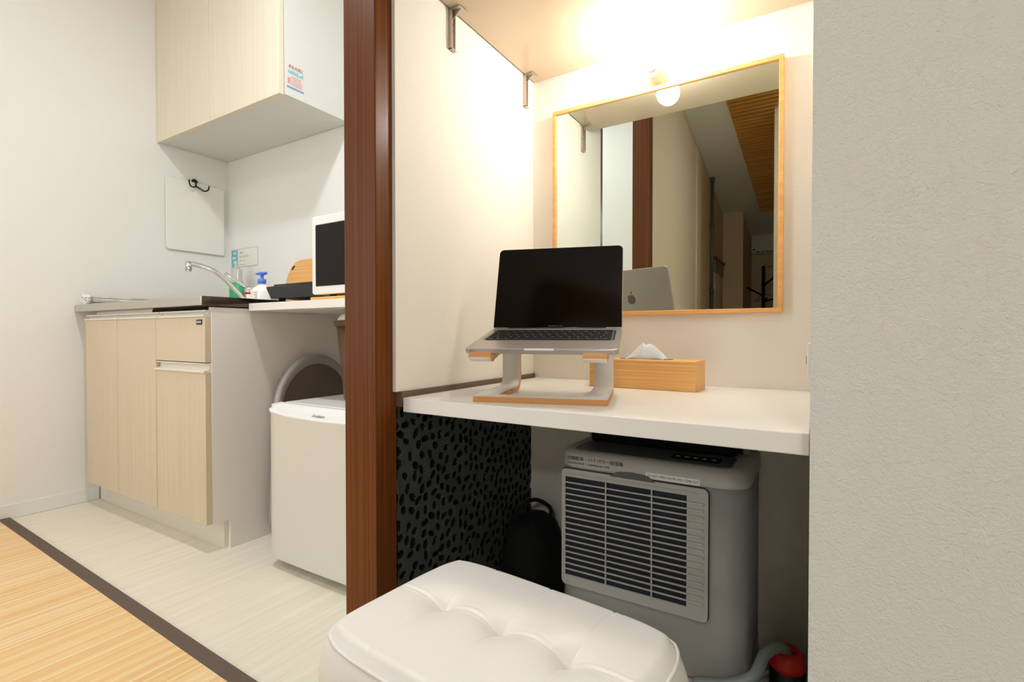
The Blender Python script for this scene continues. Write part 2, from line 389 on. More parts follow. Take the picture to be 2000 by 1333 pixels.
# charcoal pebble-dashed wall panel under the trim, pits are real relief with shade put into their colour
def stone_wall():
    rnd = random.Random(3)
    y0, y1, z0, z1 = 0.700, AY, 0.0, 0.592
    st = 0.0022; ny = int((y1-y0)/st); nz = int((z1-z0)/st)
    pits = []
    cell = {}
    for _ in range(60000):
        y = rnd.uniform(y0-0.01, y1+0.01); z = rnd.uniform(z0-0.01, z1+0.01)
        k = (int((y+1)/0.02), int((z+1)/0.02)); ok = True
        for i in (-1, 0, 1):
            for j in (-1, 0, 1):
                for (py, pz) in cell.get((k[0]+i, k[1]+j), []):
                    if (py-y)**2+(pz-z)**2 < 0.0200**2: ok = False
        if ok:
            cell.setdefault(k, []).append((y, z))
            pits.append((y, z, rnd.gauss(0.25, 0.9), rnd.uniform(0.0070, 0.0105), rnd.uniform(0.0042, 0.0062), rnd.uniform(0.010, 0.013)))
    H = [[0.0]*(nz+1) for _ in range(ny+1)]
    for i in range(ny+1):
        for j in range(nz+1):
            H[i][j] = 0.0014*noise.noise(Vector((i*0.08, j*0.08, 0)))+0.0004*noise.noise(Vector((i*0.4, j*0.4, 3)))
    for (y, z, a, ra, rb, d) in pits:
        ca, sa = math.cos(a), math.sin(a)
        i0, i1 = int((y-y0-0.012)/st), int((y-y0+0.012)/st)+1
        j0, j1 = int((z-z0-0.012)/st), int((z-z0+0.012)/st)+1
        for i in range(max(0, i0), min(ny, i1)+1):
            for j in range(max(0, j0), min(nz, j1)+1):
                dy, dz = y0+i*st-y, z0+j*st-z
                p, q = (dy*sa+dz*ca)/ra, (dy*ca-dz*sa)/rb
                rr = p*p+q*q
                if rr < 1: H[i][j] = min(H[i][j], 0.0-d*min(1.0, (1-rr)*2.8))
    bm = bmesh.new()
    V = [[bm.verts.new((-0.682+H[i][j], min(y0+i*st, y1), min(z0+j*st, z1))) for j in range(nz+1)] for i in range(ny+1)]
    for i in range(ny):
        for j in range(nz):
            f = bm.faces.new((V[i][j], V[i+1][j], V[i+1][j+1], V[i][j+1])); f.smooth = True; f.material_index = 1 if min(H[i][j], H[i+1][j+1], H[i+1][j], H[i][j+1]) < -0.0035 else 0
    
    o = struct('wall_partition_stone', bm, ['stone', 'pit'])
    return o
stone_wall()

# bamboo carpet
mat_t = thing('bamboo_carpet', 'pale bamboo slat carpet with brown woven border on the floor', 'carpet', (-1.75, -0.15, 0))
def askew(o):
    for v_ in o.data.vertices: v_.co.y -= 0.0252*(v_.co.x-1.75+2.712)
    return o
askew(box_obj('slats', (-2.712+1.75, -0.90+0.15, 0.0), (-0.80+1.75, 0.619+0.15, 0.006), 'carpet', mat_t, 0.001))
for y0_, y1_ in ((0.618, 0.652), (-0.935, -0.90)):
    askew(box_obj('border', (-2.712+1.75, y0_+0.15 if y0_ > 0 else y0_+0.19, 0.0), (-0.80+1.75, y1_+0.15 if y0_ > 0 else y1_+0.19, 0.0085), 'tape', mat_t, 0.003, label='dark brown woven cloth border'))

# ================================================================== kitchen: sink unit
YD = 0.877
cab = thing('sink_cabinet', 'low cream woodgrain sink cabinet standing on the floor in the kitchen corner', 'cabinet', (-2.2, 1.2, 0))
def rel(p, q): return tuple(a-b for a, b in zip(p, q))
CO = (-2.2, 1.2, 0)
def cbox(name, a, b, mat, parent=cab, bev=0.0, seg=2, label=None, o=CO): return box_obj(name, rel(a, o), rel(b, o), mat, parent, bev, seg, label)
bm = bmesh.new()
add_box(bm, rel((-2.650, YD+0.022, 0.10), CO), rel((-1.722, 1.520, 0.80), CO))
obj('body', bm, 'carcass', cab)
bm = bmesh.new()   # right side panel, notched at the toe kick
add_prism(bm, [(YD+0.020, 0.098), (0.955, 0.098), (0.955, 0.0), (1.520, 0.0), (1.520, 0.818), (YD+0.020, 0.818)], 0.017, (-1.722, 0, 0), (0, 1, 0), (0, 0, 1), (1, 0, 0), 0.0008)
bmesh.ops.translate(bm, vec=(2.2, -1.2, 0), verts=bm.verts)
obj('side_panel', bm, 'carcass', cab, label='white side panel')
cbox('filler_strip', (-2.718, 0.945, 0.0), (-2.650, 0.96, 0.815), 'carcass')
cbox('toe_kick', (-2.650, 0.942, 0.0), (-1.722, 0.955, 0.10), 'plastic_cream')
def rail(parent, x0, x1, z0, z1):
    """cream moulded pull rail: a shallow channel with a lip"""
    bm = bmesh.new()
    prof = [(YD-0.004, z0), (YD-0.004, z0+0.007), (YD+0.012, z0+0.009), (YD+0.014, z1-0.008), (YD+0.002, z1-0.004), (YD+0.002, z1), (YD+0.021, z1), (YD+0.021, z0)]
    add_prism(bm, prof, x1-x0, (x0, 0, 0), (0, 1, 0), (0, 0, 1), (1, 0, 0))
    bmesh.ops.translate(bm, vec=(2.2, -1.2, 0), verts=bm.verts)
    return obj('pull_rail', bm, 'plastic_cream', parent, label='cream pull rail')
for i, (x0, x1) in enumerate(((-2.648, -2.352), (-2.349, -2.039))):
    d = cbox('door', (x0, YD, 0.100), (x1, YD+0.020, 0.786), 'cupboard', bev=0.0012)
    rail(d, x0 if i == 0 else x0+0.022, x1+0.021, 0.786, 0.808)
d = cbox('drawer', (-2.036, YD, 0.636), (-1.707, YD+0.020, 0.786), 'cupboard', bev=0.0012)
rail(d, -2.014, -1.707, 0.786, 0.808)
bd = cbox('badge', (-1.757, YD-0.0015, 0.760), (-1.722, YD, 0.777), 'hook', parent=d, bev=0.0004)
bd['label'] = 'small dark maker badge with silver mark'
bm = bmesh.new()
for k in range(3): add_box(bm, rel((-1.752+k*0.0095, YD-0.0022, 0.7655), CO), rel((-1.745+k*0.0095, YD-0.0012, 0.7725), CO))
obj('badge_mark', bm, 'chrome', d)
d = cbox('door', (-2.036, YD, 0.100), (-1.707, YD+0.020, 0.602), 'cupboard', bev=0.0012)
rail(d, -2.036, -1.707, 0.602, 0.633)

# steel worktop with basin rim and upstand
ct = thing('sink_worktop', 'stainless steel sink worktop with folded edge lying on the low cream cabinet', 'worktop', (-2.2, 1.2, 0.82))
TO = (-2.2, 1.2, 0.82)
bm = bmesh.new()
add_box(bm, rel((-2.718, 0.862, 0.8225), TO), rel((-1.700, 0.905, 0.853), TO), 0.003)          # front nosing
add_box(bm, rel((-2.718, 0.905, 0.8225), TO), rel((-2.60, 1.520, 0.850), TO), 0.001)
add_box(bm, rel((-2.12, 0.905, 0.8225), TO), rel((-1.700, 1.520, 0.850), TO), 0.001)
add_box(bm, rel((-2.60, 1.37, 0.8225), TO), rel((-2.12, 1.520, 0.850), TO), 0.001)
obj('top', bm, 'steel', ct)
bm = bmesh.new()
add_box(bm, rel((-2.605, 0.90, 0.81), TO), rel((-2.115, 1.375, 0.8195), TO))
add_box(bm, rel((-2.605, 0.903, 0.8195), TO), rel((-2.598, 1.375, 0.845), TO)); add_box(bm, rel((-2.122, 0.903, 0.8195), TO), rel((-2.115, 1.375, 0.845), TO))
obj('basin', bm, 'steel', ct)
cbox('upstand', (-2.718, 1.508, 0.850), (-1.700, 1.520, 0.925), 'steel', ct, 0.002, o=TO)
cbox('end_cap', (-1.700, 0.866, 0.8225), (-1.6985, 1.520, 0.853), 'steel_side', ct, label='polished steel end of the worktop, dark reflection in its colour', o=TO)

# rolled drying rack at the left end
t = thing('drying_rack', 'rolled up steel rod drying rack with lumpy white ends at the worktop left end', 'drying rack', (-2.655, 0.97, 0.853))
bm = bmesh.new(); bes = [bmesh.new(), bmesh.new()]
for k in range(9):
    a = 2*PI*k/9; rr = 0.021 if k % 2 else 0.014
    x, z = rr*1.5*math.cos(a), 0.023+rr*math.sin(a)*0.75
    add_cyl(bm, (x, -0.09, z), (x, 0.34, z), 0.0028, 8)
    for be, y in zip(bes, (-0.090, 0.34)):
        add_tube(be, [(x, y-0.006, z), (x, y+0.010, z)], 0.0078, 10)
        add_lathe(be, [(0.001, 0), (0.0058, 0.001), (0.0066, 0.008), (0.005, 0.018), (0.001, 0.019)], (x, y, z-0.009), 10)
obj('rods', bm, 'steel', t)
for be in bes: obj('silicone_end', be, 'plastic', t)

# faucet
t = thing('faucet', 'chrome single lever faucet with long bent spout standing on the steel worktop', 'faucet', (-2.355, 1.42, 0.85))
bm = bmesh.new(); add_lathe(bm, [(0.028, 0), (0.028, 0.006), (0.024, 0.012), (0.0235, 0.06), (0.021, 0.07), (0.021, 0.098), (0.016, 0.108), (0.002, 0.110)])
obj('body', bm, 'chrome', t)
bm = bmesh.new(); add_cyl(bm, (0, 0, 0.072), (0, 0, 0.080), 0.0245, 24); obj('temperature_ring', bm, 'red', t, label='red temperature mark ring')
bm = bmesh.new()
pts = smooth_path([(0.0, -0.015, 0.035), (-0.028, -0.055, 0.09), (-0.055, -0.092, 0.142), (-0.080, -0.130, 0.178), (-0.105, -0.17, 0.196), (-0.128, -0.212, 0.206)], 6)
add_tube(bm, pts, 0.0105, 12)
obj('spout', bm, 'chrome', t)
bm = bmesh.new()
add_cyl(bm, (-0.128, -0.212, 0.213), (-0.129, -0.214, 0.174), 0.0145, 18); add_cyl(bm, (-0.129, -0.214, 0.174), (-0.129, -0.214, 0.166), 0.012, 18)
obj('nozzle', bm, 'chrome', t)
bm = bmesh.new(); add_tube(bm, [(0, 0, 0.098), (-0.015, -0.03, 0.118), (-0.032, -0.065, 0.143), (-0.048, -0.092, 0.168)], [0.012, 0.008, 0.0065, 0.006], 10)
obj('lever', bm, 'chrome', t)

# soap bottle and green bottle
t = thing('soap_bottle', 'white oval soap bottle with a blue pump on the worktop beside the faucet', 'bottle', (-1.905, 1.20, 0.85))
bm = bmesh.new(); add_lathe(bm, [(0.01, 0), (0.042, 0.002), (0.046, 0.012), (0.045, 0.045), (0.038, 0.062), (0.022, 0.072), (0.013, 0.077), (0.013, 0.088), (0.003, 0.089)], seg=32, sy=0.66, rot=0.4)
obj('body', bm, 'plastic', t)
bm = bmesh.new(); add_lathe(bm, [(0.015, 0.082), (0.0155, 0.098), (0.007, 0.101), (0.006, 0.114), (0.013, 0.117), (0.013, 0.126), (0.003, 0.128)], seg=20)
add_box(bm, (-0.036, -0.006, 0.118), (0.002, 0.006, 0.126), 0.003); add_box(bm, (-0.002, -0.009, 0.117), (0.026, 0.009, 0.127), 0.004)
obj('pump', bm, 'pump_blue', t)
bm = bmesh.new()
for k in range(3): add_box(bm, (-0.018, -0.0325+0.0001*k, 0.044-k*0.010), (0.012, -0.0295, 0.0455-k*0.010))
lb = obj('label_print', bm, 'grey_ink', t)
t = thing('detergent_bottle', 'milky detergent bottle with a green label behind the faucet spout', 'bottle', (-2.50, 1.44, 0.85))
bm = bmesh.new(); add_lathe(bm, [(0.01, 0), (0.040, 0.003), (0.041, 0.02), (0.040, 0.12), (0.034, 0.145), (0.030, 0.150), (0.030, 0.198), (0.026, 0.204), (0.016, 0.206), (0.015, 0.222), (0.003, 0.223)], seg=28, sy=0.75)
obj('body', bm, 'clear_grey', t)
bm = bmesh.new(); add_lathe(bm, [(0.0395, 0.025), (0.0415, 0.026), (0.0405, 0.135), (0.039, 0.136)], seg=28, sy=0.76)
obj('label', bm, 'green', t, label='green printed label')
# wooden board leaning on the back wall
bm = bmesh.new()
out = [(-0.20, 0.0), (-0.19, 0.09), (-0.165, 0.155), (-0.14, 0.19), (-0.11, 0.212), (-0.07, 0.221), (0.07, 0.221), (0.11, 0.212), (0.14, 0.19), (0.165, 0.155), (0.19, 0.09), (0.20, 0.0)]
hole = None
add_prism(bm, out[::-1], 0.012, (0, 0, 0), (1, 0, 0), (0, 0, 1), (0, 1, 0), 0.002)
t = thing('cutting_board', 'light wooden cutting board with a slot leaning on the wall behind the black cooker', 'cutting board', (-1.99, 1.478, 0.855))
o = obj('board', bm, 'bamboo', t); o.rotation_euler = (-0.06, 0, 0)
bm = bmesh.new(); add_prism(bm, rrect(0.028, 0.010, 0.0049, 5), 0.0125, (-0.125, -0.0008, 0.186), (0.75, 0, 0.66), (-0.66, 0, 0.75), (0, 1, 0))
o = obj('slot', bm, 'hook', t, label='slot cut for the fingers'); o.rotation_euler = (-0.06, 0, 0)

# portable induction cooker
t = thing('cooker', 'flat black portable cooker with tapered sides left of the white microwave', 'cooker', (-1.60, 1.27, 0.853))
bm = bmesh.new()
add_prism(bm, [(-0.125, 0.006), (0.125, 0.006), (0.150, 0.040), (0.155, 0.052), (-0.155, 0.052), (-0.150, 0.040)], 0.30, (0, -0.15, 0), bev=0.003)
obj('body', bm, 'black', t)
bm = bmesh.new(); add_box(bm, (-0.130, -0.135, 0.0525), (0.15, 0.145, 0.060), 0.002); obj('glass_top', bm, 'glass_black', t)
feet(t, [(x, y) for x in (-0.1, 0.1) for y in (-0.12, 0.12)], 0.007, 0.012, 'matte_black')

# white shelf worktop beside the sink unit, runs to the partition
t = box_obj('worktop_shelf', (-1.698, 1.020, 0.810), (-0.767, 1.520, 0.836), 'white', None, 0.0012)
tag(t, 'white laminate shelf worktop fixed between the low cabinet and the partition', 'worktop')
bm = bmesh.new(); add_box(bm, (-1.385, 1.035, 0.836), (-0.93, 1.40, 0.8465), 0.002); o = obj('wooden_tray', bm, 'bamboo'); tag(o, 'thin light wooden board lying under the white microwave', 'board')

# microwave
MO = (-1.165, 1.22, 0.8465)
t = thing('microwave', 'white microwave oven with a dark window on the white shelf worktop', 'microwave', MO)
bm = bmesh.new(); add_box(bm, (-0.228, -0.150, 0.010), (0.235, 0.165, 0.258), 0.006)
obj('body', bm, 'plastic', t)
bm = bmesh.new(); add_prism(bm, rrect(0.345, 0.250, 0.010), 0.020, (-0.230+0.1725, -0.170, 0.134), bev=0.002)
d = obj('door', bm, 'plastic', t)
bm = bmesh.new(); add_box(bm, (-0.213, -0.172, 0.034), (0.085, -0.165, 0.232), 0.004); obj('window', bm, 'dark_window', d, label='dark glass window')
bm = bmesh.new(); add_box(bm, (0.118, -0.170, 0.010), (0.234, -0.150, 0.258), 0.003); p = obj('control_panel', bm, 'plastic', t)
for z in (0.08, 0.16):
    bm = bmesh.new(); add_cyl(bm, (0.176, -0.170, z), (0.176, -0.185, z), 0.02, 20); obj('knob', bm, 'grey_plastic_light', p)
feet(t, [(x, y) for x in (-0.19, 0.19) for y in (-0.12, 0.12)], 0.011, 0.012, 'black')

# fridge
FO = (-1.235, 1.18, 0.0)
t = thing('refrigerator', 'small white refrigerator standing on the floor below the white shelf worktop', 'refrigerator', FO)
bm = bmesh.new(); add_box(bm, (-0.232, -0.185, 0.025), (0.232, 0.245, 0.512), 0.006)
obj('body', bm, 'plastic', t)
bm = bmesh.new()
# door: rounded front edges, bowed top with a scooped pull
n = 24; x0, x1 = -0.235, 0.235; yb = -0.190
cols = []
for i in range(n+1):
    u = i/n; x = x0+(x1-x0)*u; s = 2*u-1
    bow = 0.004*(1-s*s)
    edge = 0.010*max(0, (abs(s)-0.93)/0.07)**2
    yf = -0.238-bow+edge
    lip = 0.497-0.014*(1-(abs(s))**3.0)     # lower border of the scoop, deeper in the middle
    ztop = 0.5115+0.001*abs(s)**8
    prof = [(yb, 0.030), (yf+0.006, 0.030), (yf, 0.036), (yf, lip-0.012), (yf-0.005, lip-0.006), (yf-0.006, lip-0.001), (yf-0.001, lip+0.003),
            (yf+0.012, lip+0.007), (yf+0.024, (lip+ztop)/2+0.002), (yf+0.034, ztop-0.003), (yf+0.038, ztop), (yb, ztop)]
    # the outer corners keep the full front face
    k = min(1.0, max(0.0, (1-abs(s))/0.10))
    prof = [(p[0] if j < 6 else (yf+0.003)*(1-k)+p[0]*k if p[0] < yb else p[0], p[1]) for j, p in enumerate(prof)]
    cols.append([bm.verts.new((x, p[0], p[1])) for p in prof])
for a, b in zip(cols, cols[1:]):
    for j in range(len(a)):
        f = bm.faces.new((a[j], a[(j+1) % len(a)], b[(j+1) % len(a)], b[j])); f.smooth = 2 <= j <= 9
bm.faces.new(cols[0][::-1]); bm.faces.new(cols[-1])
d = obj('door', bm, 'plastic', t)
text_obj('logo', 'S-cubism', 0.0150, 'grey_dark', basis((-0.024, -0.2385, 0.4890), (1, 0, 0), (0, 0.84, 0.54)), d)
feet(t, [(x, y) for x in (-0.20, 0.20) for y in (-0.15, 0.20)], 0.027, 0.016, 'grey_dark')

# waste bin on the fridge, mostly behind the post
t = thing('waste_bin', 'brown tapered bin standing on the small white refrigerator', 'bin', (-1.283, 1.20, 0.5125))
bm = bmesh.new(); add_lathe(bm, [(0.088, 0), (0.092, 0.003), (0.114, 0.245), (0.107, 0.245), (0.086, 0.008), (0.01, 0.006)], seg=36); obj('body', bm, 'brown_plastic', t)
bm = bmesh.new(); add_lathe(bm, [(0.1145, 0.240), (0.123, 0.246), (0.124, 0.258), (0.110, 0.262), (0.108, 0.245)], seg=36); obj('rim', bm, 'brown_plastic', t)
bm = bmesh.new(); add_lathe(bm, [(0.107, 0.246), (0.112, 0.266), (0.10, 0.282), (0.05, 0.286), (0.02, 0.280)], seg=18); o = obj('liner', bm, 'paper', t, label='white bin liner')
for v_ in o.data.vertices: v_.co.z += 0.004*noise.noise(v_.co*60)

# ironing board standing against the cabinet side
t = thing('ironing_board', 'folded grey ironing board with gathered silver cover leaning on the cabinet side', 'ironing board', (-1.665, 1.262, 0.0), 0.0)
def arch(w, h, r0, n=20):
    p = []
    for k in range(7): a = PI+k*PI/2/6; p.append((-w+r0+r0*math.cos(a), r0+r0*math.sin(a)))
    for k in range(7): a = 1.5*PI+k*PI/2/6; p.append((w-r0+r0*math.cos(a), r0+r0*math.sin(a)))
    for k in range(n+1):
        a = k*PI/n; p.append((w*0.90*math.cos(a)*(1.0), h-w*1.05+w*1.05*math.sin(a)))
    return p
bm = bmesh.new(); add_prism(bm, arch(0.175, 0.615, 0.05), 0.016, (0.0, 0, 0.022), (0, 1, 0), (0, 0, 1), (1, 0, 0), 0.004)
obj('board', bm, 'mesh_brown', t)
bm = bmesh.new()
def ringpts(w, h, r0, off): 
    return arch(w+off, h+2*off, r0+off*0.5)
inner, outer = arch(0.175-0.006, 0.615-0.012, 0.045, 60), arch(0.196, 0.640, 0.06, 60)
def resample(poly, n):
    P = [Vector((a, b)) for a, b in poly]; P.append(P[0]); Ls = [0]
    for a, b in zip(P, P[1:]): Ls.append(Ls[-1]+(b-a).length)
    out = []; j = 0
    for k in range(n):
        s = Ls[-1]*k/n
        while Ls[j+1] < s: j += 1
        out.append(P[j].lerp(P[j+1], (s-Ls[j])/max(1e-9, Ls[j+1]-Ls[j])))
    return out
N = 420; I, O_ = resample(inner, N), resample(outer, N); rings = []
for k in range(N):
    w = (0.0022*math.sin(k*0.9+1.6*math.sin(k*0.17))+0.0018*noise.noise(Vector((k*0.35, 0, 0))))*(1.0 if I[k].y < 0.42 else 0.15)
    ring = []
    for (t_, dx) in ((0.0, 0.0185), (0.25, 0.0195+w), (0.55, 0.0215+w), (0.85, 0.018+w*0.5), (1.0, 0.007), (0.95, -0.004), (0.0, -0.004)):
        q = I[k].lerp(O_[k], t_); ring.append(bm.verts.new((dx, q.x, q.y+0.012)))
    rings.append(ring)
for k in range(N):
    a, b = rings[k], rings[(k+1) % N]
    for j in range(len(a)):
        f = bm.faces.new((a[j], a[(j+1) % len(a)], b[(j+1) % len(a)], b[j])); f.smooth = True
obj('cover_edge', bm, 'silver_cloth', t, label='gathered silver cover edge')

# ================================================================== wall cabinet
UO = (-2.24, 1.36, 1.65)
t = thing('wall_cabinet', 'cream double door wall cabinet hanging high in the kitchen corner', 'cabinet', UO)
bm = bmesh.new(); add_box(bm, rel((-2.715, 1.206, 1.652), UO), rel((-1.757, 1.522, 2.355), UO)); obj('body', bm, 'upper_side', t)
for a, b in ((-2.717, -2.254), (-2.251, -1.760)):
    bm = bmesh.new(); add_box(bm, rel((a, 1.184, 1.648), UO), rel((b, 1.204, 2.35), UO), 0.0012); obj('door', bm, 'cupboard_upper', t)
st_ = bmesh.new(); add_box(st_, rel((-1.7570, 1.213, 1.683), UO), rel((-1.7562, 1.289, 1.781), UO)); s = obj('sticker', st_, 'pale_rose', t, label='small printed notice sticker in pink and teal')
def yz(name, y0, y1, z0, z1, mat, x=-1.7557): 
    bm = bmesh.new(); add_box(bm, rel((x-0.0003, y0, z0), UO), rel((x, y1, z1), UO)); return obj(name, bm, mat, s)
yz('teal_band', 1.214, 1.288, 1.738, 1.757, 'pale_teal')
yz('blue_bar', 1.214, 1.288, 1.6835, 1.690, 'blue_ink')
text_obj('title_print', '\u6c34\u3092\u5927\u5207\u306b', 0.0165, 'brown_ink', basis(rel((-1.7552, 1.220, 1.761), UO), (0, 1, 0), (0, 0, 1)), s, 0.0001, sx=0.80)
bm = bmesh.new()
rr_ = random.Random(5)
for k in range(9):
    y = 1.219+k*0.0075; add_box(bm, rel((-1.7556, y, 1.740), UO), rel((-1.7553, y+0.005, 1.744+0.010*rr_.random()), UO))
obj('teal_art', bm, 'teal', s)
bm = bmesh.new()
for k in range(5): add_box(bm, rel((-1.7556, 1.232, 1.728-k*0.0075), UO), rel((-1.7553, 1.282-0.008*rr_.random(), 1.7302-k*0.0075), UO))
add_box(bm, rel((-1.7556, 1.217, 1.700), UO), rel((-1.7553, 1.228, 1.722), UO))
obj('rose_lines', bm, 'rose', s)

# white cutting board hanging on a hook on the left wall
t = thing('plastic_cutting_board', 'white plastic cutting board hanging flat on the left wall beneath a black hook', 'cutting board', (-2.714, 1.356, 1.145))
bm = bmesh.new(); add_prism(bm, rrect(0.28, 0.352, 0.012), 0.007, (0, 0, 0.176), (0, 1, 0), (0, 0, 1), (1, 0, 0), 0.002); obj('board', bm, 'board_white', t)
bm = bmesh.new(); add_prism(bm, rrect(0.07, 0.016, 0.0079), 0.0074, (0, -0.005, 0.333), (0, 1, 0), (0, 0, 1), (1, 0, 0)); obj('grip_slot', bm, 'paper', t)
t = thing('wall_hook', 'black iron double wall hook above the white plastic cutting board', 'hook', (-2.72, 1.352, 1.50))
bm = bmesh.new(); add_lathe(bm, [(0.002, 0), (0.013, 0.001), (0.014, 0.006), (0.010, 0.012), (0.002, 0.014)]); o = obj('mount', bm, 'hook', t, (0.0, 0, 0.004)); o.rotation_euler = (0, PI/2, 0)
bm = bmesh.new()
add_tube(bm, smooth_path([(0.05, -0.048, -0.004), (0.047, -0.046, -0.022), (0.04, -0.032, -0.034), (0.028, -0.014, -0.030), (0.020, 0.0, -0.024), (0.028, 0.014, -0.032), (0.038, 0.03, -0.042), (0.047, 0.044, -0.034), (0.05, 0.047, -0.014)], 5), 0.0035, 8)
add_tube(bm, [(0.010, 0, 0.004), (0.016, 0, -0.010), (0.020, 0, -0.024)], 0.004, 8)
obj('prongs', bm, 'hook', t)

# notice on the kitchen wall
NO = (-2.58, 1.5245, 1.10)
t = thing('wall_notice', 'small printed notice with a blue picture on the back wall above the faucet', 'notice', (0, 0, 0))
NX0, NX1, NZ0, NZ1 = -2.690, -2.452, 1.082, 1.178
bm = bmesh.new(); add_box(bm, (NX0, 1.5235, NZ0), (NX1, 1.5248, NZ1)); obj('card', bm, 'paper', t)
bm = bmesh.new(); add_box(bm, (NX0+0.003, 1.5229, NZ0+0.003), (NX0+0.058, 1.5235, NZ1-0.003)); obj('picture', bm, 'teal', t)
bm = bmesh.new()
for (x, z, w, h) in ((0.02, 0.070, 0.024, 0.012), (0.010, 0.045, 0.03, 0.012), (0.02, 0.022, 0.03, 0.014), (0.03, 0.010, 0.018, 0.012)):
    add_box(bm, (NX0+x, 1.5224, NZ0+z), (NX0+x+w, 1.5229, NZ0+z+h), 0.0)
obj('picture_light', bm, 'pale_teal', t)
for k, (s_, w) in enumerate((('\u304a\u9858\u3044', 1), ('\u6c34\u306f\u5927\u5207\u306b\u4f7f\u3044', 1), ('\u307e\u3057\u3087\u3046\u3002', 1), ('Thank you', 1))):
    text_obj('print_line', s_, 0.0135, 'grey_ink', basis((NX0+0.070, 1.5232, NZ1-0.026-k*0.0205), (1, 0, 0), (0, 0, 1)), t, 0.0001)
bm = bmesh.new()
for a, b in (((NX0, NZ0), (NX1, NZ0+0.0015)), ((NX0, NZ1-0.0015), (NX1, NZ1)), ((NX1-0.0015, NZ0), (NX1, NZ1)), ((NX0, NZ0), (NX0+0.0015, NZ1))):
    add_box(bm, (a[0], 1.5228, a[1]), (b[0], 1.5236, b[1]))
obj('outline', bm, 'grey_ink', t)

# ================================================================== alcove
t = box_obj('desk', (AX0+0.009, 0.699, 0.583), (AX1-0.001, AY-0.001, 0.610), 'white', None, 0.0015)
tag(t, 'white desk board fixed across the alcove below the mirror', 'desk')
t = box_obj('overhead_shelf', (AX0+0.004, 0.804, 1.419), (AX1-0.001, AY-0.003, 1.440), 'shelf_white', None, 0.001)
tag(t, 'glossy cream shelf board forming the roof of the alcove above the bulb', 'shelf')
def bracket(name, x, y, s, label):
    t = thing(name, label, 'bracket', (x, y, 1.419), 0.0, 'metal brackets under the overhead shelf')
    bm = bmesh.new()
    add_box(bm, (0, -0.009, -0.085), (s*0.0022, 0.009, 0.0), 0.0004)
    add_box(bm, (s*0.0022, -0.009, -0.085), (s*0.010, -0.0075, -0.004)); add_box(bm, (s*0.0022, 0.0075, -0.083), (s*0.006, 0.009, -0.004))
    add_box(bm, (0, -0.009, -0.085), (s*0.010, 0.009, -0.0835))
    obj('wall_plate', bm, 'zinc', t)
    bm = bmesh.new(); add_box(bm, (s*0.002, -0.010, -0.0035), (s*0.030, 0.016, -0.0012), 0.0004)
    add_prism(bm, [(0.002*s, -0.022), (0.028*s, -0.003), (0.002*s, -0.003)] if s > 0 else [(0.002*s, -0.003), (0.028*s, -0.003), (0.002*s, -0.022)], 0.0018, (0, -0.001, 0), (1, 0, 0), (0, 0, 1), (0, 1, 0))
    obj('shelf_tongue', bm, 'zinc', t)
    for z in (-0.030, -0.044): 
        bm = bmesh.new(); add_box(bm, (s*0.0020, -0.0035, z), (s*0.0026, 0.0035, z+0.005)); obj('slot', bm, 'ink', t)
bracket('shelf_bracket', AX0, 0.857, 1, 'slotted metal shelf bracket on the left alcove wall, nearer the dark post')
bracket('shelf_bracket', AX0, 1.172, 1, 'slotted metal shelf bracket on the left alcove wall, beside the rear corner')

# mirror
MX0, MX1, MZ0, MZ1 = -0.607, -0.066, 0.776, 1.317
t = thing('wall_mirror', 'square wall mirror in a thin pale wood frame above the desk', 'mirror', ((MX0+MX1)/2, AY, (MZ0+MZ1)/2))
O3 = ((MX0+MX1)/2, AY, (MZ0+MZ1)/2)
def mbox(name, a, b, mat, bev=0.0): return box_obj(name, rel(a, O3), rel(b, O3), mat, t, bev)
FW = 0.0095
bm = bmesh.new()
add_box(bm, rel((MX0, 1.200, MZ0), O3), rel((MX1, 1.2205, MZ0+FW), O3), 0.001)
add_box(bm, rel((MX0, 1.200, MZ1-FW), O3), rel((MX1, 1.2205, MZ1), O3), 0.001)
add_box(bm, rel((MX0, 1.200, MZ0+FW), O3), rel((MX0+FW, 1.2205, MZ1-FW), O3), 0.001)
add_box(bm, rel((MX1-FW, 1.200, MZ0+FW), O3), rel((MX1, 1.2205, MZ1-FW), O3), 0.001)
obj('frame', bm, 'mirror_frame', t)
mbox('glass', (MX0+FW, 1.205, MZ0+FW), (MX1-FW, 1.209, MZ1-FW), 'mirror')

# bare bulb lamp on the wall above the mirror
LP = (-0.333, AY, 1.343)
t = thing('wall_lamp', 'porcelain wall lamp holder with a bare glowing bulb above the mirror', 'lamp', LP)
bm = bmesh.new(); add_lathe(bm, [(0.022, 0), (0.024, 0.002), (0.023, 0.010), (0.0185, 0.016), (0.0185, 0.050), (0.0195, 0.054), (0.0165, 0.055), (0.0155, 0.045), (0.002, 0.044)], seg=32)
o = obj('holder', bm, 'lamp_white', t); o.rotation_euler = (PI/2, 0, 0)
bm = bmesh.new(); add_lathe(bm, [(0.012, 0.044), (0.0130, 0.048), (0.0118, 0.052), (0.0130, 0.056), (0.0118, 0.060), (0.010, 0.064)], seg=20); o = obj('screw_shell', bm, 'brass', t); o.rotation_euler = (PI/2, 0, 0)
BULB_MAT = emit('bulb_glow', (1.0, 0.975, 0.94), BULB)
bm = bmesh.new(); add_lathe(bm, [(0.0100, 0.062), (0.0125, 0.072), (0.0190, 0.090), (0.0255, 0.106), (0.0280, 0.120), (0.0255, 0.134), (0.0170, 0.144), (0.001, 0.1485)], seg=28); o = obj('bulb', bm, BULB_MAT, t, label='glowing warm bulb'); o.rotation_euler = (PI/2, 0, 0)

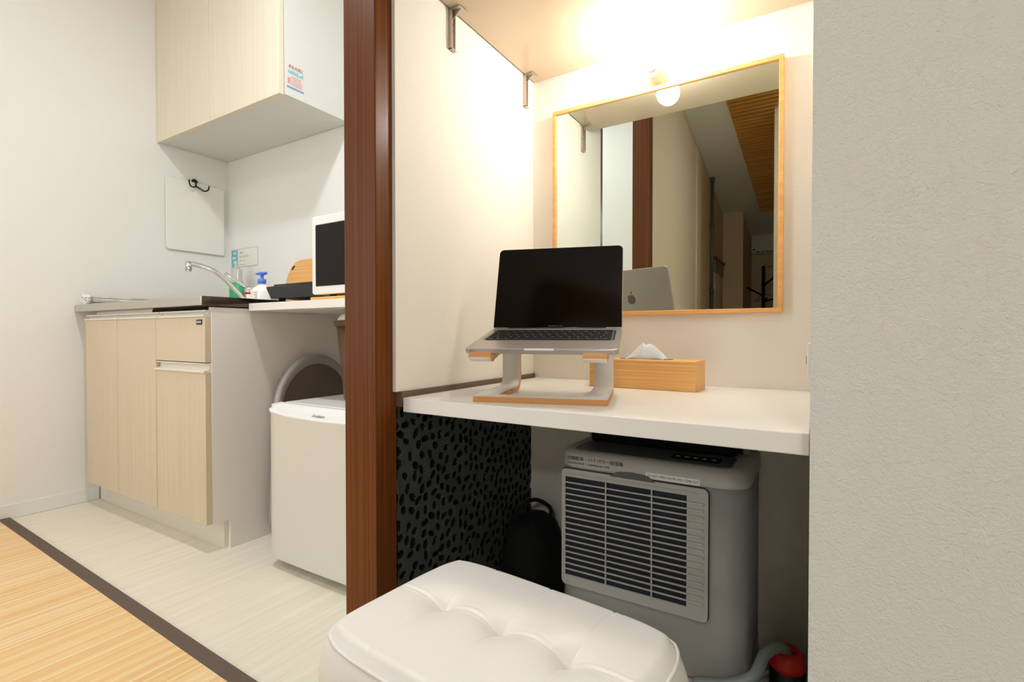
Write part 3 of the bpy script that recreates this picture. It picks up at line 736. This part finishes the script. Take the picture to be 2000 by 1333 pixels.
# switch plate on the right side wall
t = thing('wall_switch', 'white switch plate on the right side wall of the alcove above the desk', 'switch', (AX1, 0.943, 0.688))
bm = bmesh.new(); add_box(bm, (-0.008, -0.035, -0.028), (-0.0002, 0.035, 0.028), 0.002); obj('plate', bm, 'plastic', t)
bm = bmesh.new(); add_box(bm, (-0.0095, -0.015, -0.006), (-0.008, 0.015, 0.006), 0.0005); obj('rocker', bm, 'grey_plastic', t)

# tissue box
t = thing('tissue_box', 'bamboo tissue box with a white tissue poking out on the desk', 'tissue box', (-0.331, 1.118, 0.610), -0.035)
bm = bmesh.new(); add_box(bm, (-0.118, -0.042, 0.0), (0.118, 0.042, 0.0635), 0.0012); obj('box', bm, 'bamboo', t)
bm = bmesh.new(); add_prism(bm, rrect(0.12, 0.034, 0.0169, 8), 0.0006, (0, 0, 0.0633), (1, 0, 0), (0, 1, 0), (0, 0, 1)); obj('opening', bm, 'ink', t)
bm = bmesh.new()
nu, nv = 40, 16; V = []
for i in range(nu+1):
    u = i/nu; row = []
    for j in range(nv+1):
        w = j/nv; s = 2*u-1
        h = 0.034*(1-abs(s)**1.8)*(1-abs(2*w-1)**2.2) + 0.003*math.sin(u*17+w*6)*(1-abs(s))*(1-abs(2*w-1))
        h += 0.006*max(0, 1-abs((u-0.42+0.25*(w-0.5))/0.05))*(1-abs(2*w-1))
        row.append(bm.verts.new((-0.045+0.086*u+0.008*w, (w-0.5)*0.040*(0.5+0.5*(1-s*s))+0.004*math.sin(u*9), 0.0635+max(0, h)+0.0004)))
    V.append(row)
for i in range(nu):
    for j in range(nv):
        f = bm.faces.new((V[i][j], V[i+1][j], V[i+1][j+1], V[i][j+1])); f.smooth = True
o = obj('tissue', bm, 'tissue', t, label='crumpled white tissue'); md = o.modifiers.new('s', 'SOLIDIFY'); md.thickness = 0.0006

# laptop stand
SA = math.radians(17.3)
t = thing('laptop_stand', 'bent plywood laptop stand with white top veneer on the desk', 'laptop stand', (-0.4095, 0.754, 0.610), SA)
TH = 0.0105
def bent(u0, u1, prof, name, parent=None):
    """ribbon of plywood: prof is a centre line in (v, z); outer skins white, edges show the ply"""
    bm = bmesh.new(); P = [Vector((0, a, b)) for a, b in prof]; n = len(P); rows = []
    for i in range(n):
        tg = (P[min(i+1, n-1)]-P[max(i-1, 0)]).normalized(); nn = Vector((0, -tg.z, tg.y))
        a, b = P[i]+nn*TH/2, P[i]-nn*TH/2
        rows.append([bm.verts.new((u0, a.y, a.z)), bm.verts.new((u1, a.y, a.z)), bm.verts.new((u1, b.y, b.z)), bm.verts.new((u0, b.y, b.z))])
    for a, b in zip(rows, rows[1:]):
        for j in range(4):
            f = bm.faces.new((a[j], a[(j+1) % 4], b[(j+1) % 4], b[j])); f.material_index = 0 if j in (0, 2) else 1; f.smooth = j in (0, 2)
    for r_ in (rows[0], rows[-1]):
        f = bm.faces.new(r_); f.material_index = 1
    return obj(name, bm, ['veneer_white', 'ply'], t)
def arc(cy, cz, r, a0, a1, n=10): return [(cy+r*math.cos(math.radians(a0+(a1-a0)*k/n)), cz+r*math.sin(math.radians(a0+(a1-a0)*k/n))) for k in range(n+1)]
zc = TH/2
LAPZ = 0.704-0.610; TILT = math.radians(11.6)
bt = 0.0095     # laptop base thickness
def top_z(v): return LAPZ - bt + v*math.tan(TILT) - TH/2 - 0.001
back = 0.215; R_ = 0.030
bottom = [(0.036, zc), (back-R_, zc)] + arc(back-R_, zc+R_, R_, -90, 0)[1:]
Rt = 0.016
zt = top_z(back)
top = arc(back-Rt, zt-Rt-0.004, Rt, 0, 90+math.degrees(TILT))
vv = top[-1][0]
run = [(v_, top_z(v_)) for v_ in (0.14, 0.08, 0.03, 0.012)]
lip = [(0.002, top_z(0)-0.0015), (-0.008, top_z(0)+0.0005), (-0.0165, top_z(0)+0.006)]
leg = bottom + top + run + lip
for (u0, u1) in ((-0.118, -0.079), (0.079, 0.118)):
    bent(u0, u1, leg, 'arm')
bm = bmesh.new()
out = rrect(0.236, 0.036, (0.008, 0.008, 0.0005, 0.0005), 6, 0, 0.018)
add_prism(bm, out, TH, (0, 0, 0), (1, 0, 0), (0, 1, 0), (0, 0, 1))
for f in bm.faces:
    f.material_index = 0 if abs(f.normal.z) > 0.9 and f.calc_center_median().z > TH*0.9 else 1
bm.normal_update()
for f in bm.faces: f.material_index = 0 if f.normal.z > 0.9 else 1
obj('base_bar', bm, ['veneer_white', 'ply'], t)

# laptop
LW, LD, LS = 0.2675, 0.1865, 0.183
LC = (-0.408, 0.7553, 0.704)
t = thing('laptop', 'open silver laptop with a black screen on the plywood stand', 'laptop', LC, SA)
TB = Matrix.Rotation(TILT, 4, 'X')
def put(bm, mtx): bmesh.ops.transform(bm, matrix=mtx, verts=bm.verts)
bm = bmesh.new()
add_prism(bm, rrect(LW, LD, 0.010, 8, 0, LD/2), bt, (0, 0, -bt), (1, 0, 0), (0, 1, 0), (0, 0, 1), 0.0018)
put(bm, TB); base = obj('base', bm, 'alu', t)
bm = bmesh.new(); add_box(bm, (-0.118, 0.072, -0.0004), (0.118, 0.166, 0.0004)); put(bm, TB); obj('keyboard_well', bm, 'key', base, label='dark keyboard well')
bm = bmesh.new()
rows_ = [(0.155, 0.006, [1]*14), (0.142, 0.0125, [1]*13+[1.5]), (0.126, 0.0125, [1.5]+[1]*12+[1]), (0.110, 0.0125, [1.8]+[1]*11+[1.7]), (0.094, 0.0125, [2.3]+[1]*10+[2.2]), (0.078, 0.0125, [1, 1, 1, 1.25, 5, 1.25, 1, 1, 1, 1])]
for (y, h, ks) in rows_:
    tot = sum(ks); x = -0.1165; unit = 0.233/tot
    for k_ in ks:
        add_box(bm, (x+0.0009, y-h/2+0.0008, 0.0004), (x+unit*k_-0.0009, y+h/2, 0.0016), 0.0004, 1); x += unit*k_
put(bm, TB); obj('keys', bm, 'key', base)
bm = bmesh.new()     # pale key legends
for (y, h, ks) in rows_[1:]:
    tot = sum(ks); x = -0.1165; unit = 0.233/tot
    for k_ in ks:
        if k_ < 3:
            cx_ = x+unit*k_/2; add_box(bm, (cx_-0.0014, y-0.0022, 0.0016), (cx_+0.0014, y+0.0006, 0.00175)); 
            if k_ == 1: add_box(bm, (cx_-0.0042, y+0.0018, 0.0016), (cx_-0.0026, y+0.0034, 0.00175))
        x += unit*k_
put(bm, TB); obj('key_legends', bm, 'alu', base)
bm = bmesh.new(); add_box(bm, (-0.0560, 0.006, -0.0002), (0.0560, 0.068, 0.00025)); put(bm, TB); obj('trackpad', bm, 'alu', base)
bm = bmesh.new(); add_box(bm, (-0.026, -0.0006, -0.0032), (0.026, 0.004, 0.0003), 0.001); put(bm, TB); obj('opening_notch', bm, 'veneer_white', base)
# speaker grilles beside the keys
for sx_ in (-1, 1):
    bm = bmesh.new(); add_box(bm, (sx_*0.1215-0.0022, 0.075, -0.0002), (sx_*0.1215+0.0022, 0.162, 0.0002)); put(bm, TB); obj('speaker_grille', bm, 'logo_grey', base)
# lid
TS = math.radians(17.4)
hinge = TB @ Vector((0, LD, 0))
LM = Matrix.Translation(hinge) @ Matrix.Rotation(-TS, 4, 'X')
bm = bmesh.new(); add_prism(bm, rrect(LW, LS, (0.004, 0.004, 0.010, 0.010), 8, 0, LS/2), 0.0048, (0, 0.0002, 0), (1, 0, 0), (0, 0, 1), (0, 1, 0), 0.0012)
put(bm, LM); lid = obj('lid', bm, 'alu', t)
bm = bmesh.new(); add_prism(bm, rrect(LW-0.0020, LS-0.0030, (0.002, 0.002, 0.0095, 0.0095), 8, 0, LS/2+0.0006), 0.0009, (0, -0.0006, 0), (1, 0, 0), (0, 0, 1), (0, 1, 0))
put(bm, LM); obj('screen', bm, 'screen', lid, label='black glossy screen')
text_obj('screen_text', 'MacBook Pro', 0.0058, 'logo_grey', LM @ basis((0.0, -0.0008, 0.0030), (1, 0, 0), (0, 0, 1)), lid, 0.0001, 'CENTER')
bm = bmesh.new(); add_cyl(bm, (-LW*0.38, 0.002, -0.001), (LW*0.38, 0.002, -0.001), 0.0035, 12); put(bm, Matrix.Translation(hinge)); obj('hinge', bm, 'black', t)
# bitten-fruit emblem on the lid's back
bm = bmesh.new()
pts = []
for k in range(48):
    a = 2*PI*k/48
    r = 0.0145*(1 - 0.10*math.exp(-((a-PI/2)/0.28)**2) - 0.09*math.exp(-((a-1.5*PI)/0.22)**2))
    x, z = r*math.cos(a)*0.97, r*math.sin(a)
    dx, dz = x+0.0180, z-0.0020          # bite
    dd = math.hypot(dx, dz)
    if dd < 0.0075: x, z = -0.0180+dx/dd*0.0075, 0.0020+dz/dd*0.0075
    pts.append((x, z))
add_prism(bm, pts, 0.0005, (0, 0.0050, LS*0.52), (1, 0, 0), (0, 0, 1), (0, 1, 0))
leafp = [(0.0, 0.0165), (0.001, 0.020), (0.004, 0.0235), (0.007, 0.0245), (0.0065, 0.021), (0.004, 0.0175)]
add_prism(bm, leafp, 0.0005, (-0.001, 0.0050, LS*0.52), (1, 0, 0), (0, 0, 1), (0, 1, 0))
put(bm, LM); obj('lid_emblem', bm, 'logo_grey', lid, label='dark grey fruit emblem')

# ================================================================== dehumidifier under the desk
DO = (-0.285, 1.075, 0.0)
t = thing('dehumidifier', 'grey dehumidifier with a louvred front grille on the floor under the desk', 'dehumidifier', DO)
def dsec(w, d, r, z, x=0.0, y=0.0, n=8): return [Vector((a+x, b+y, z)) for a, b in rrect(w, d, r, n)]
def loft(bm, secs, smooth=True, cap=True):
    rings = [[bm.verts.new(p) for p in s_] for s_ in secs]; n = len(rings[0])
    for a, b in zip(rings, rings[1:]):
        for k in range(n):
            f = bm.faces.new((a[k], a[(k+1) % n], b[(k+1) % n], b[k])); f.smooth = smooth
    if cap: bm.faces.new(rings[0][::-1]); bm.faces.new(rings[-1])
bm = bmesh.new()
BW, BD = 0.362, 0.256
loft(bm, [dsec(BW-0.02, BD-0.02, 0.04, 0.012), dsec(BW, BD, 0.045, 0.02), dsec(BW, BD, 0.045, 0.100)])
loft(bm, [dsec(BW-0.004, BD-0.004, 0.043, 0.1015), dsec(BW-0.002, BD-0.002, 0.044, 0.104), dsec(BW-0.002, BD-0.002, 0.044, 0.455)])
obj('body', bm, 'grey_plastic', t)
bm = bmesh.new()
loft(bm, [dsec(BW+0.004, BD+0.003, 0.046, 0.4555), dsec(BW+0.005, BD+0.004, 0.046, 0.459), dsec(BW+0.004, BD+0.003, 0.046, 0.479), dsec(BW-0.004, BD-0.005, 0.044, 0.4855), dsec(BW-0.022, BD-0.022, 0.040, 0.4890)])
cp = obj('top_band', bm, 'grey_plastic_light', t)
bm = bmesh.new(); loft(bm, [dsec(BW-0.055, 0.100, 0.02, 0.4890, 0, -0.062), dsec(BW-0.058, 0.097, 0.02, 0.4905, 0, -0.062)]); obj('top_panel', bm, 'grey_dark', t)
bm = bmesh.new(); loft(bm, [dsec(0.09, 0.042, 0.004, 0.4905, 0.085, -0.070), dsec(0.088, 0.040, 0.004, 0.4913, 0.085, -0.070)])
obj('control_panel', bm, 'matte_black', t)
for k in range(5):
    bm = bmesh.new(); add_lathe(bm, [(0.0045, 0.4913), (0.004, 0.4922), (0.001, 0.4923)], (0.052+k*0.0165, -0.070, 0), 10); obj('button', bm, 'grey_plastic', t)
# louvre outlet, open and black, at the back of the top
bm = bmesh.new(); add_box(bm, (-0.150, -0.024, 0.4885), (0.150, 0.115, 0.545), 0.008); obj('outlet', bm, 'matte_black', t)
bm = bmesh.new(); add_box(bm, (-0.158, -0.040, 0.543), (0.158, 0.118, 0.556), 0.005); obj('outlet_flap', bm, 'grey_dark', t)
for s_ in (-1, 1):
    bm = bmesh.new(); add_box(bm, (s_*0.163-0.008, 0.02, 0.485), (s_*0.163+0.008, 0.112, 0.540), 0.004); obj('outlet_side', bm, 'grey_plastic', t)
# grille
GX0, GX1, GZ0, GZ1 = -0.454+0.285, -0.166+0.285, 0.212, 0.452
GY = -0.1285
bm = bmesh.new()
fx0, fx1, fz0, fz1 = -0.161, 0.082, 0.232, 0.436      # filter opening
add_prism(bm, rrect(GX1-GX0, fz0-GZ0, (0.010, 0.010, 0, 0), 6, (GX0+GX1)/2, (GZ0+fz0)/2), 0.006, (0, GY-0.0045, 0))
add_prism(bm, rrect(GX1-GX0, GZ1-fz1, (0, 0, 0.010, 0.010), 6, (GX0+GX1)/2, (GZ1+fz1)/2), 0.006, (0, GY-0.0045, 0))
add_box(bm, (GX0, GY-0.0045, fz0), (fx0, GY+0.0015, fz1)); add_box(bm, (fx1, GY-0.0045, fz0), (GX1, GY+0.0015, fz1))
n = 17; pitch = (fz1-fz0)/n
for k in range(1, n): add_box(bm, (fx0, GY-0.0050, fz0+k*pitch-0.0013), (fx1, GY-0.0022, fz0+k*pitch+0.0013))
for x in (-0.358+0.285, -0.267+0.285): add_box(bm, (x-0.0012, GY-0.0054, fz0), (x+0.0012, GY-0.001, fz1))
for k in range(1, n): add_box(bm, (fx1+0.002, GY-0.0072, fz0+k*pitch-0.0022), (fx1+0.030, GY-0.004, fz0+k*pitch+0.0022), 0.001)
add_box(bm, (fx0+0.006, GY-0.0060, fz1+0.005), (fx1+0.02, GY-0.004, fz1+0.008), 0.0008)
obj('grille', bm, 'grey_plastic_light', t)
bm = bmesh.new(); add_box(bm, (fx0, GY-0.0012, fz0), (fx1, GY+0.0003, fz1)); obj('filter', bm, 'navy', t, label='dark navy air filter behind the louvres')
bm = bmesh.new(); add_prism(bm, rrect(GX1-GX0+0.003, GZ1-GZ0+0.003, 0.0115, 6, (GX0+GX1)/2, (GZ0+GZ1)/2), 0.0006, (0, GY-0.0002, 0)); obj('grille_gap', bm, 'matte_black', t, label='dark gap line round the grille')
bm = bmesh.new(); add_prism(bm, [(-0.045, 0), (0.045, 0), (0.03, 0.010), (0, 0.0125), (-0.03, 0.010)], 0.004, (0.0-0.02, GY-0.0055, 0.4500)); obj('grip', bm, 'grey_dark', t)
by = -(BD+0.004)/2-0.0003
text_obj('print_line', '\u8863\u985e\u4e7e\u71e5\u30fb\u30cf\u30a4\u30d1\u30ef\u30fc\u9664\u6e7f\u6a5f', 0.0092, 'ink', basis((-0.158, by, 0.4715), (1, 0, 0), (0, 0, 1)), t, 0.0001)
text_obj('print_line', 'DEHUMIDIFIER  COMPRESSOR TYPE', 0.0058, 'ink', basis((-0.158, by, 0.4630), (1, 0, 0), (0, 0, 1)), t, 0.0001)
bm = bmesh.new(); add_box(bm, (0.006, by-0.0008, 0.4560), (0.104, by+0.0005, 0.4675)); obj('label_tape', bm, 'label', t, label='white label tape with black lettering')
text_obj('label_text', 'DO NOT OPEN WATER WILL COME OUT', 0.0062, 'ink', basis((0.0095, by-0.0010, 0.4598), (1, 0, 0), (0, 0, 1)), t, 0.0001, sx=0.80)

# drain hose, canister, cables, power strip, bag
bm = bmesh.new()
add_tube(bm, smooth_path([(-0.185, 0.922, 0.112), (-0.13, 0.924, 0.128), (-0.092, 0.940, 0.145), (-0.078, 0.985, 0.162), (-0.060, 1.015, 0.165), (-0.050, 1.040, 0.152), (-0.047, 1.052, 0.130)], 8), 0.0095, 14)
for v_ in bm.verts: pass
o = obj('drain_hose', bm, 'hose'); tag(o, 'grey drain hose curving from the dehumidifier into the red topped canister', 'hose')
t = thing('canister', 'dark canister with a red ring top in the corner beside the dehumidifier', 'canister', (-0.046, 1.055, 0.0))
bm = bmesh.new(); add_lathe(bm, [(0.020, 0), (0.030, 0.002), (0.030, 0.110), (0.022, 0.116), (0.003, 0.1165)], seg=28); obj('body', bm, 'black', t)
bm = bmesh.new(); add_lathe(bm, [(0.012, 0.116), (0.029, 0.112), (0.0315, 0.122), (0.029, 0.138), (0.020, 0.146), (0.0135, 0.142), (0.0125, 0.128)], seg=28); obj('ring', bm, 'red', t, label='red plastic ring')
t = thing('power_strip', 'white power strip on the floor beside the canister', 'power strip', (-0.085, 1.155, 0.0), 0.35)
bm = bmesh.new(); add_box(bm, (-0.055, -0.019, 0.0), (0.060, 0.019, 0.026), 0.004); obj('case', bm, 'plastic', t)
bm = bmesh.new()
for k in range(3):
    for s_ in (-1, 1): add_box(bm, (-0.035+k*0.034+s_*0.005-0.001, -0.006, 0.0255), (-0.035+k*0.034+s_*0.005+0.001, 0.006, 0.0265))
obj('sockets', bm, 'ink', t)
for pts, lab in (([(-0.03, 1.155, 0.045), (-0.07, 1.12, 0.060), (-0.10, 1.10, 0.040), (-0.075, 1.08, 0.020), (-0.02, 1.09, 0.012)], 'white cable looping over the power strip'),
                 ([(-0.02, 1.02, 0.006), (-0.06, 1.05, 0.015), (-0.095, 1.075, 0.006), (-0.09, 1.12, 0.006), (-0.06, 1.125, 0.006)], 'white cable lying flat on the floor in front of the power strip')):
    bm = bmesh.new(); add_tube(bm, smooth_path(pts, 8), 0.004, 8); o = obj('cable', bm, 'cable_white'); tag(o, lab, 'cable', 'white cables by the canister')
# black bag slumped in the rear corner
bm = bmesh.new(); bmesh.ops.create_icosphere(bm, subdivisions=4, radius=1.0)
for v_ in bm.verts:
    p = v_.co.copy(); q = Vector((math.copysign(abs(p.x)**0.6, p.x), math.copysign(abs(p.y)**0.6, p.y), math.copysign(abs(p.z)**0.55, p.z)))
    w = 1.0-0.12*max(0, q.z)
    v_.co = Vector((q.x*0.062*w-0.004*q.z, q.y*0.085*w, 0.135+q.z*0.134))
    v_.co += p*0.006*noise.noise(p*3.0)
for f in bm.faces: f.smooth = True
t = thing('cloth_bag', 'black cloth bag slumped in the corner under the desk beside the stone panel', 'bag', (-0.617-0.002, 1.125, 0.0))
obj('body', bm, 'vest', t)
bm = bmesh.new(); add_tube(bm, smooth_path([(-0.03, -0.03, 0.255), (-0.028, -0.028, 0.285), (0.0, 0.0, 0.305), (0.028, 0.03, 0.282), (0.03, 0.03, 0.252)], 6), 0.005, 8); obj('handle', bm, 'vest', t)

# ================================================================== stool
ST = (-0.3325, 0.514, 0.0)
t = thing('stool', 'white tufted leather stool standing in front of the desk', 'stool', ST, math.radians(-5))
SA_, SB_ = 0.193, 0.133         # half length and half width of the seat
def plan(X, Y): return X*(1-0.075*abs(Y)**6), Y*(1-0.125*abs(X)**7)
def seat():
    bm = bmesh.new(); n = 150
    bmesh.ops.create_grid(bm, x_segments=n, y_segments=n, size=1.0)
    TU = [(-0.097, 0.004), (0.0, 0.004), (0.097, 0.004)]
    top_z_, side_h = 0.368, 0.105
    T = 0.84
    for p in bm.verts:
        u, w = p.co.x, p.co.y; m_ = max(abs(u), abs(w))
        if m_ <= T:
            X, Y = plan(u/T, w/T); x, y = X*(SA_-0.004), Y*(SB_-0.004)
            k = max(abs(u), abs(w))/T
            z = top_z_ + 0.007*(1-(u/T)**2)*(1-(w/T)**2) - 0.010*max(0, (k-0.90)/0.10)**2.2
            dmin = min(math.hypot(x-a_, y-b_) for a_, b_ in TU)
            z -= 0.0115*math.exp(-(dmin/0.020)**1.4) + 0.003*math.exp(-(dmin/0.005)**2)
            for c_, L_ in ((x, (-0.097, 0.0, 0.097)), (y, (0.004,))):
                for lx in L_:
                    dd = abs(c_-lx)
                    z -= (0.0008+0.0038*math.exp(-(dmin/0.040)**2))*math.exp(-(dd/0.012)**1.2)
                    z -= 0.0011*math.exp(-(dd/0.0015)**2)
                    z += 0.0009*math.exp(-((dd-0.0042)/0.0013)**2)
            p.co = Vector((x, y, z))
        else:
            s = (m_-T)/(1-T); X, Y = plan(u/m_, w/m_)
            x, y = X*(SA_-0.004), Y*(SB_-0.004)
            nx, ny = (abs(u/m_)**9)*math.copysign(1, u)/SA_, (abs(w/m_)**9)*math.copysign(1, w)/SB_
            nn = Vector((nx, ny, 0)).normalized()
            z = top_z_-0.010 - s*side_h
            bul = 0.020*math.sin(PI*min(1.0, s*0.92+0.04))**0.75
            wr = 0.0011*noise.noise(Vector((x*34, y*34, z*12)))
            p.co = Vector((x, y, z)) + nn*(bul+wr-0.002)
    for f in bm.faces: f.smooth = True
    return bm
obj('cushion', seat(), 'leather', t)
bm = bmesh.new(); pts = []
for k in range(241):
    q = k/240*4; side = min(3, int(q)); f_ = 2*(q-side)-1
    u, w = ((f_, -1), (1, f_), (-f_, 1), (-1, -f_))[side]
    X, Y = plan(u, w)
    nn = Vector(((abs(u)**9)*math.copysign(1, u)/SA_, (abs(w)**9)*math.copysign(1, w)/SB_, 0)).normalized()
    pts.append(Vector((X*(SA_-0.004), Y*(SB_-0.004), 0.3555))+nn*0.0045)
add_tube(bm, pts, 0.0021, 8, False); obj('piping', bm, 'leather', t)
bm = bmesh.new(); add_box(bm, (-0.17, -0.11, 0.236), (0.17, 0.11, 0.256), 0.003); obj('seat_board', bm, 'matte_black', t)
for sx_ in (-1, 1):
    for sy_ in (-1, 1):
        bm = bmesh.new(); add_cyl(bm, (sx_*0.158, sy_*0.100, 0.0), (sx_*0.148, sy_*0.092, 0.238), 0.011, 14, 0.016); obj('leg', bm, 'post', t)

# ================================================================== kitchen ceiling lamp, then unseen fill lamps added in both rooms
t = thing('ceiling_and_fill_lamp', 'round white ceiling lamp nearest the kitchen cabinets', 'lamp', (-1.28, 0.58, 2.36))
bm = bmesh.new(); add_lathe(bm, [(0.11, 0), (0.115, -0.004), (0.115, -0.035), (0.10, -0.037), (0.01, -0.0365)], seg=40); obj('housing', bm, 'plastic', t)
bm = bmesh.new(); add_lathe(bm, [(0.062, -0.0375), (0.060, -0.046), (0.05, -0.050), (0.002, -0.051)], seg=40); obj('diffuser', bm, emit('kitchen_lamp_glow', (0.93, 1.0, 1.08), KITCHEN_LAMP), t)
t = thing('ceiling_and_fill_lamp', 'round white unseen fill lamp added on the ceiling at the rear of the kitchen', 'lamp', (-1.55, -0.42, 2.36))
bm = bmesh.new(); add_lathe(bm, [(0.14, 0), (0.155, -0.004), (0.155, -0.035), (0.14, -0.037), (0.01, -0.0365)], seg=40); obj('housing', bm, 'plastic', t)
bm = bmesh.new(); add_lathe(bm, [(0.138, -0.0375), (0.136, -0.052), (0.11, -0.060), (0.002, -0.062)], seg=40); obj('diffuser', bm, emit('kitchen_fill_glow', (0.93, 1.0, 1.08), KITCHEN_FILL), t)
t = thing('ceiling_and_fill_lamp', 'round white unseen fill lamp added at the far end of the main room', 'lamp', (0.50, -1.80, slope(-1.80)-0.03))
bm = bmesh.new(); add_lathe(bm, [(0.14, 0.03), (0.155, -0.004), (0.155, -0.035), (0.14, -0.037), (0.01, -0.0365)], seg=40); obj('housing', bm, 'plastic', t)
bm = bmesh.new(); add_lathe(bm, [(0.138, -0.0375), (0.136, -0.052), (0.11, -0.060), (0.002, -0.062)], seg=40); obj('diffuser', bm, emit('room_fill_glow', (0.93, 1.0, 1.12), ROOM_FILL), t)
t = thing('fill_spot_lamp', 'small round white unseen fill downlight added on the sloping ceiling behind the stool', 'lamp', (0.28, -0.40, slope(-0.40)-0.03))
bm = bmesh.new(); add_lathe(bm, [(0.07, 0.03), (0.082, -0.004), (0.082, -0.020), (0.07, -0.022), (0.01, -0.0215)], seg=40); obj('housing', bm, 'plastic', t)
bm = bmesh.new(); add_lathe(bm, [(0.068, -0.0225), (0.066, -0.030), (0.05, -0.034), (0.002, -0.035)], seg=40); obj('diffuser', bm, emit('front_fill_glow', (0.93, 1.0, 1.12), FRONT_FILL), t)

# ================================================================== corridor seen in the mirror
t = thing('niche_fill_lamp', 'small round hidden fill lamp added on the low ceiling of the corridor niche', 'lamp', (-0.37, -2.14, 1.78))  # hidden from the mirror, added to brighten the niche
bm = bmesh.new(); add_lathe(bm, [(0.03, 0), (0.036, -0.002), (0.036, -0.012), (0.03, -0.013), (0.003, -0.0125)], seg=28); obj('housing', bm, 'plastic', t)
bm = bmesh.new(); add_lathe(bm, [(0.029, -0.0135), (0.027, -0.019), (0.002, -0.021)], seg=28); obj('diffuser', bm, emit('niche_fill_glow', (1.0, 0.86, 0.66), 45.0), t)
# slatted timber ceiling strip under the sloped ceiling
t = thing('slatted_ceiling_panel', 'golden timber slat panel fixed under the sloping ceiling, seen in the mirror', 'slat panel', (0, 0, 0))
bm = bmesh.new()
n = 46
for k in range(n):
    y = -2.04+k*0.0335
    a = Vector((-0.405-0.045*(y+2.04)/1.35, y, slope(y)-0.024)); 
    x1 = -0.222 if y < -0.76 else 1.2
    add_box(bm, (a.x, y-0.0085, slope(y)-0.026), (x1, y+0.0085, slope(y)-0.003), 0.001, 1)
obj('slats', bm, 'slat', t)
bm = bmesh.new()
bm_pts = [(-2.05, slope(-2.05)-0.004), (-0.50, slope(-0.50)-0.004), (-0.50, slope(-0.50)-0.0005), (-2.05, slope(-2.05)-0.0005)]
add_prism(bm, bm_pts, 0.185, (-0.405, 0, 0), (0, 1, 0), (0, 0, 1), (1, 0, 0))
obj('shade_backing', bm, 'brown_plastic', t)  # dark brown puts the shadow between the slats into the colour
# wall heater
t = thing('wall_heater', 'white wall unit with dark vent slots in the far niche, seen in the mirror', 'heater', (-0.41, -2.65, 1.445))
bm = bmesh.new(); add_box(bm, (-0.115, 0.002, 0.0), (0.115, 0.10, 0.215), 0.008); obj('case', bm, 'plastic_cream', t)
bm = bmesh.new()
bm.free()
for z in (0.012, 0.198):
    bm = bmesh.new()
    for k in range(4): add_box(bm, (-0.075+k*0.038, 0.098, z-0.003), (-0.043+k*0.038, 0.1015, z+0.004))
    obj('vent_row', bm, 'ink', t)
box_obj('lamp_mark', (-0.10, 0.099, 0.030), (-0.080, 0.101, 0.040), 'ink', t)
# coat stand
t = thing('coat_stand', 'black branching coat stand in the corridor, seen in the mirror', 'coat stand', (-0.404, -2.30, 0.0))
bm = bmesh.new(); add_tube(bm, [(0, 0, 0.02), (0, 0, 1.30)], 0.012, 12); obj('pole', bm, 'matte_black', t)
for a, b in (((0, 0, 1.05), (-0.125, 0.03, 1.125)), ((0, 0, 1.13), (0.085, 0.03, 1.20)), ((0, 0, 0.97), (0.03, 0.03, 1.03)), ((0, 0, 1.00), (0.08, 0.0, 1.02))):
    bm = bmesh.new(); add_tube(bm, [a, b], 0.007, 10); obj('branch', bm, 'matte_black', t)
bm = bmesh.new(); add_lathe(bm, [(0.10, 0), (0.10, 0.01), (0.02, 0.022), (0.012, 0.03)], seg=24); obj('foot', bm, 'matte_black', t)
# wire hanger and thin rail
bm = bmesh.new(); add_tube(bm, smooth_path([(-0.40, -2.26, 1.07), (-0.33, -2.25, 1.035), (-0.30, -2.25, 1.02), (-0.345, -2.25, 1.01), (-0.40, -2.255, 1.02), (-0.46, -2.25, 1.0), (-0.40, -2.26, 1.07)], 6), 0.002, 6)
o = obj('wire_hanger', bm, 'hook'); tag(o, 'bent wire hanger hooked on the black coat stand, seen in the mirror', 'hanger')
bm = bmesh.new(); add_tube(bm, [(-0.42, -2.645, 0.9), (-0.42, -2.64, 1.33), (-0.20, -2.64, 1.33)], 0.0035, 8); o = obj('wall_rail', bm, 'hook'); tag(o, 'thin dark wire rail on the niche wall behind the coat stand', 'rail')
# tension pole against the corridor wall
t = thing('tension_pole', 'grey floor to ceiling tension pole by the corridor wall, seen in the mirror', 'pole', (-0.665, -1.46, 0.0))
bm = bmesh.new(); add_tube(bm, [(0, 0, 0.0), (0, 0, 1.05)], 0.013, 14); add_tube(bm, [(0, 0, 1.05), (0, 0, slope(-1.46)-0.02)], 0.0105, 14); obj('tube', bm, 'curtain_metal', t)
for z0_, z1_, r_ in ((slope(-1.46)-0.028, slope(-1.46)-0.004, 0.017), (1.03, 1.06, 0.0165), (1.50, 1.53, 0.015)):
    bm = bmesh.new(); add_cyl(bm, (0, 0, z0_), (0, 0, z1_), r_, 16); obj('collar', bm, 'curtain_metal', t)
# door frame with its rail in the far corridor wall
t = thing('sliding_door_rail', 'dark timber door rail and white sliding panel on the corridor wall', 'door rail', (-0.683, -1.80, 0.0))
bm = bmesh.new(); add_box(bm, (0.0, -0.20, 1.285), (0.03, 0.24, 1.305), 0.002); obj('rail', bm, 'post', t)
bm = bmesh.new(); add_box(bm, (0.002, -0.17, 1.19), (0.018, 0.20, 1.285)); obj('track_cover', bm, 'grey_plastic', t)
bm = bmesh.new(); add_box(bm, (0.004, -0.02, 0.0), (0.014, 0.20, 1.19)); obj('panel', bm, 'plastic_cream', t)
# small yellow tag in the niche
bm = bmesh.new(); add_box(bm, (-0.522, -2.64, 1.69), (-0.50, -2.60, 1.75), 0.002); o = obj('wall_sensor', bm, 'bamboo'); tag(o, 'small yellow wall tag above the white wall unit, seen in the mirror', 'tag')
